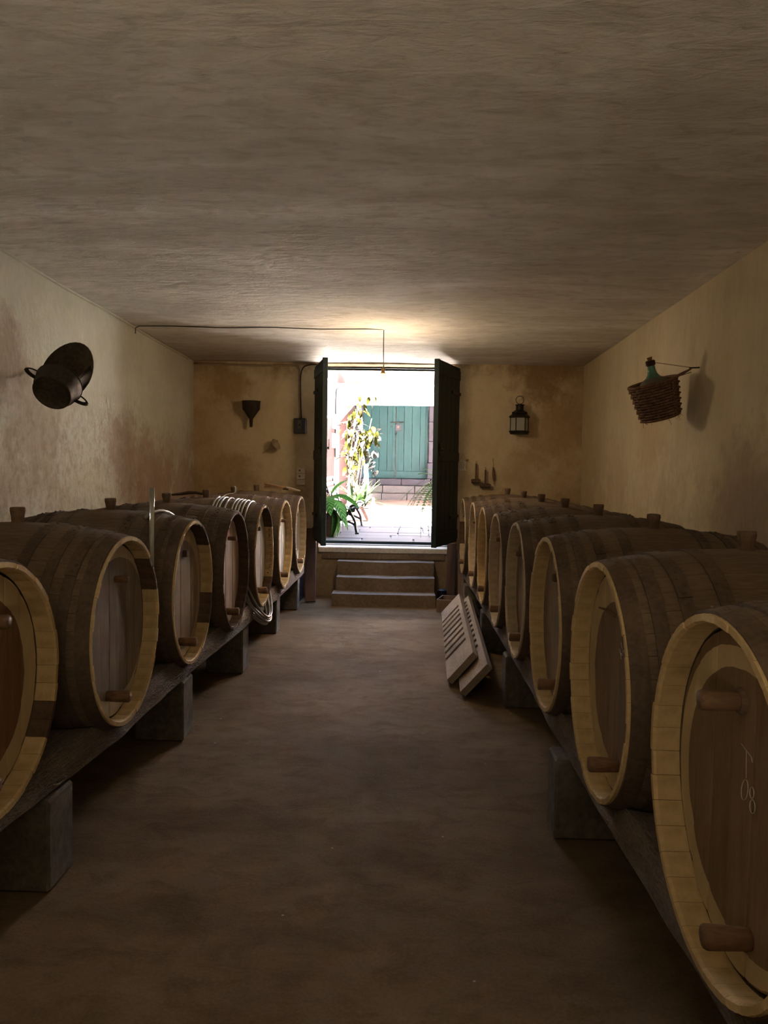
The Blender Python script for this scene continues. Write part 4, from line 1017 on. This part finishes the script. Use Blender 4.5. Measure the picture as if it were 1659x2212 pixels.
# dumb cane beside the doorway
r = empty('dumb_cane', (-1.0, 9.98, gz(10.05)), 'leafy green dumb cane with striped leaves in a brown pot by the doorway', 'plant')
MB().lathe([(.06, 0), (.075, .01), (.085, .15), (.10, .28), (.105, .30), (.09, .30), (.075, .2)], 20, cap=True).build('pot', M_OLDPOT, r, True)
rs = random.Random(12); random.seed(12)
me = leaf_mesh(.42, .15, .75, M_DUMB); me2 = leaf_mesh(.34, .13, .45, M_DUMB)
for i in range(5):
    b = rs.uniform(-.04, .04); MB().tube([(b, rs.uniform(-.03, .03), .25), (b*1.5, 0, .40), (b*2.2, 0, .55)], .010, 6).build('stem', M_STEM, r)
for az, el, z in [(-.1, .5, .5), (.25, .1, .46), (-.45, -.2, .42), (.7, .35, .52), (0.05, -.45, .45), (-.9, .1, .48), (1.4, .4, .5), (-1.6, .3, .5), (1.9, .3, .52), (-1.9, .3, .5), (1.0, .2, .47), (.35, 1.15, .54), (-.2, -.75, .40), (.5, -.6, .38), (-.7, -.6, .38)]:
    put_leaf(me if el < .4 else me2, r, (.02*math.cos(az), .02*math.sin(az), z), az, el, rs.uniform(.85, 1.1))
# planter with strap-leaved plants
r = empty('terracotta_planter', (-.79, 12.78, gz(12.78)), 'rectangular terracotta planter behind the bench', 'planter')
MB().box((0, 0, .11), (.36, .30, .22), bev=.012, taper=1.06).build('box', M_TERRA, r); MB().box((0, 0, .215), (.40, .34, .03), bev=.01).build('rim', M_TERRA, r)
r = empty('strap_leaf_plant', (-.79, 12.78, gz(12.78)+.21), 'green strap-leaved plant growing in the terracotta planter', 'plant')
random.seed(21); sm = leaf_mesh(.56, .045, .35, M_STRAP); sm2 = leaf_mesh(.5, .05, .9, M_STRAP)
for i in range(34):
    put_leaf(sm if i % 3 else sm2, r, (random.uniform(-.1, .1), random.uniform(-.1, .1), 0), random.uniform(0, 2*PI), random.uniform(.85, 1.5), random.uniform(.7, 1.1))
# pot further back with white lily-like shrub
r = empty('white_flowering_shrub', (-.93, 13.9, gz(13.7)), 'tall white-flowered shrub with pale leaves against the pink wall', 'shrub')
random.seed(31)
MB().lathe([(.10, 0), (.14, .18), (.15, .2), (.12, .2)], 20, cap=True).build('pot', M_STONELIP, r, True)
st = MB()
tips = []
for i in range(16):
    a = random.uniform(-.7, .7); b = random.uniform(-.3, .3); h = random.uniform(1.0, 1.75)
    p = [(random.uniform(-.06, .06), random.uniform(-.06, .06), .15), (a*.15, b*.5, h*.5), (a*.33+.05, b, h)]
    st.tube(smooth_pts(p, 2), .006, 5); tips += smooth_pts(p, 2)[3:]
st.build('stems', M_STEM, r)
pm = leaf_mesh(.26, .028, .5, M_PLEAF); fm = leaf_mesh(.15, .075, .5, M_WHITEFLOWER, 'petal')
for i in range(130):
    t = tips[random.randrange(len(tips))]; put_leaf(pm, r, t, random.uniform(0, 2*PI), random.uniform(-.6, 1.2), random.uniform(.6, 1.2))
for i in range(60):
    cx, cz_ = random.choice(((.25, 1.15), (.33, 1.45), (.28, .85), (-.1, 1.6)))
    put_leaf(fm, r, (cx+random.gauss(0, .06), random.uniform(-.15, .15), cz_+random.gauss(0, .07)), random.uniform(0, 2*PI), random.uniform(-1, 1), random.uniform(.6, 1.1), 'petal')
# yellow-green climber
r = empty('climbing_vine', (-.98, 13.25, gz(13.25)), 'yellow-green climber with orange-tinged leaves reaching above the courtyard opening', 'vine')
random.seed(41)
st = MB(); tips = []
for i in range(6):
    h = random.uniform(1.4, 2.05); a = random.uniform(-.18, .3)
    p = [(random.uniform(-.05, .05), 0, .0), (-.03, random.uniform(-.1, .1), h*.5), (a, random.uniform(-.15, .15), h)]
    st.tube(smooth_pts(p, 2), .008, 5); tips += smooth_pts(p, 2)[6:]
p = [(.1, 0, 1.95), (.2, 0, 2.03), (.36, 0, 2.04)]; st.tube(smooth_pts(p, 1), .005, 5); tips += p*2
st.build('stems', M_STEM, r)
ym = leaf_mesh(.16, .075, .6, M_YLEAF); om = leaf_mesh(.14, .06, .6, M_TERRA)
for i in range(110):
    t = tips[random.randrange(len(tips))]
    put_leaf(ym if i % 7 else om, r, (t[0]+random.gauss(0, .07), t[1]+random.gauss(0, .07), t[2]+random.gauss(0, .04)), random.uniform(0, 2*PI), random.uniform(-1.3, .4), random.uniform(.6, 1.1))
for i in range(30):
    put_leaf(ym, r, (.32+random.gauss(0, .07), random.gauss(0, .07), 1.42+random.gauss(0, .06)), random.uniform(0, 2*PI), random.uniform(-1.2, .6), random.uniform(.6, 1.1))
# fern by the right jamb
r = empty('potted_fern', (.52, 10.1, gz(10.1)), 'green fern with drooping fronds on a pedestal right of the doorway', 'fern')
MB().lathe([(.12, 0), (.13, .02), (.08, .06), (.07, .42), (.11, .46), (.11, .48), (.09, .5), (.14, .68), (.15, .7), (.12, .69)], 20, cap=True).build('pedestal_pot', M_OLDPOT, r, True)
def frond(L_, droop, W_):
    mb = MB(); n = 26; pts = []
    for i in range(n+1):
        t = i/n; pts.append(Vector((L_*t*(1-.3*droop*t), 0, L_*(.35*t-droop*t*t))))
    mb.tube(pts, .0022, 4)
    for i in range(2, n):
        t = i/n; w = W_*math.sin(PI*(t*.85+.12)); p = pts[i]; d = (pts[i+1]-pts[i-1]).normalized()*.007
        for s_ in (1, -1):
            q = p+Vector((.006, s_*w, -.012)); mb.add([p-d*1.1, p+d*1.1, q+d*.7, q-d*.7], [(0, 1, 2, 3)])
    return mb.mesh('frond', [M_FERN])
f1 = frond(.62, 1.15, .07); f2 = frond(.5, .5, .06); f3 = frond(.75, 1.5, .07)
random.seed(51)
for az, el, me, sc in [(PI, .2, f1, 1), (PI+.35, .5, f2, 1), (PI-.4, .0, f1, .9), (PI+.1, -.1, f3, 1), (PI-.15, .75, f2, .9), (PI-.7, .3, f1, 1), (PI+.8, .2, f1, 1), (.3, .3, f1, 1), (1.2, .3, f1, 1), (-1.2, .3, f1, 1), (-.4, .2, f2, 1), (PI+.2, .35, f3, .95), (PI-.05, -.35, f3, .95), (PI+.05, .55, f1, 1), (PI-.25, .35, f1, 1), (PI+.3, -.2, f3, .9), (PI-.3, -.5, f3, 1.05)]:
    o = obj('frond', me, r, (0, 0, .69)); o.rotation_euler = (0, -el, az); o.scale = (sc,)*3
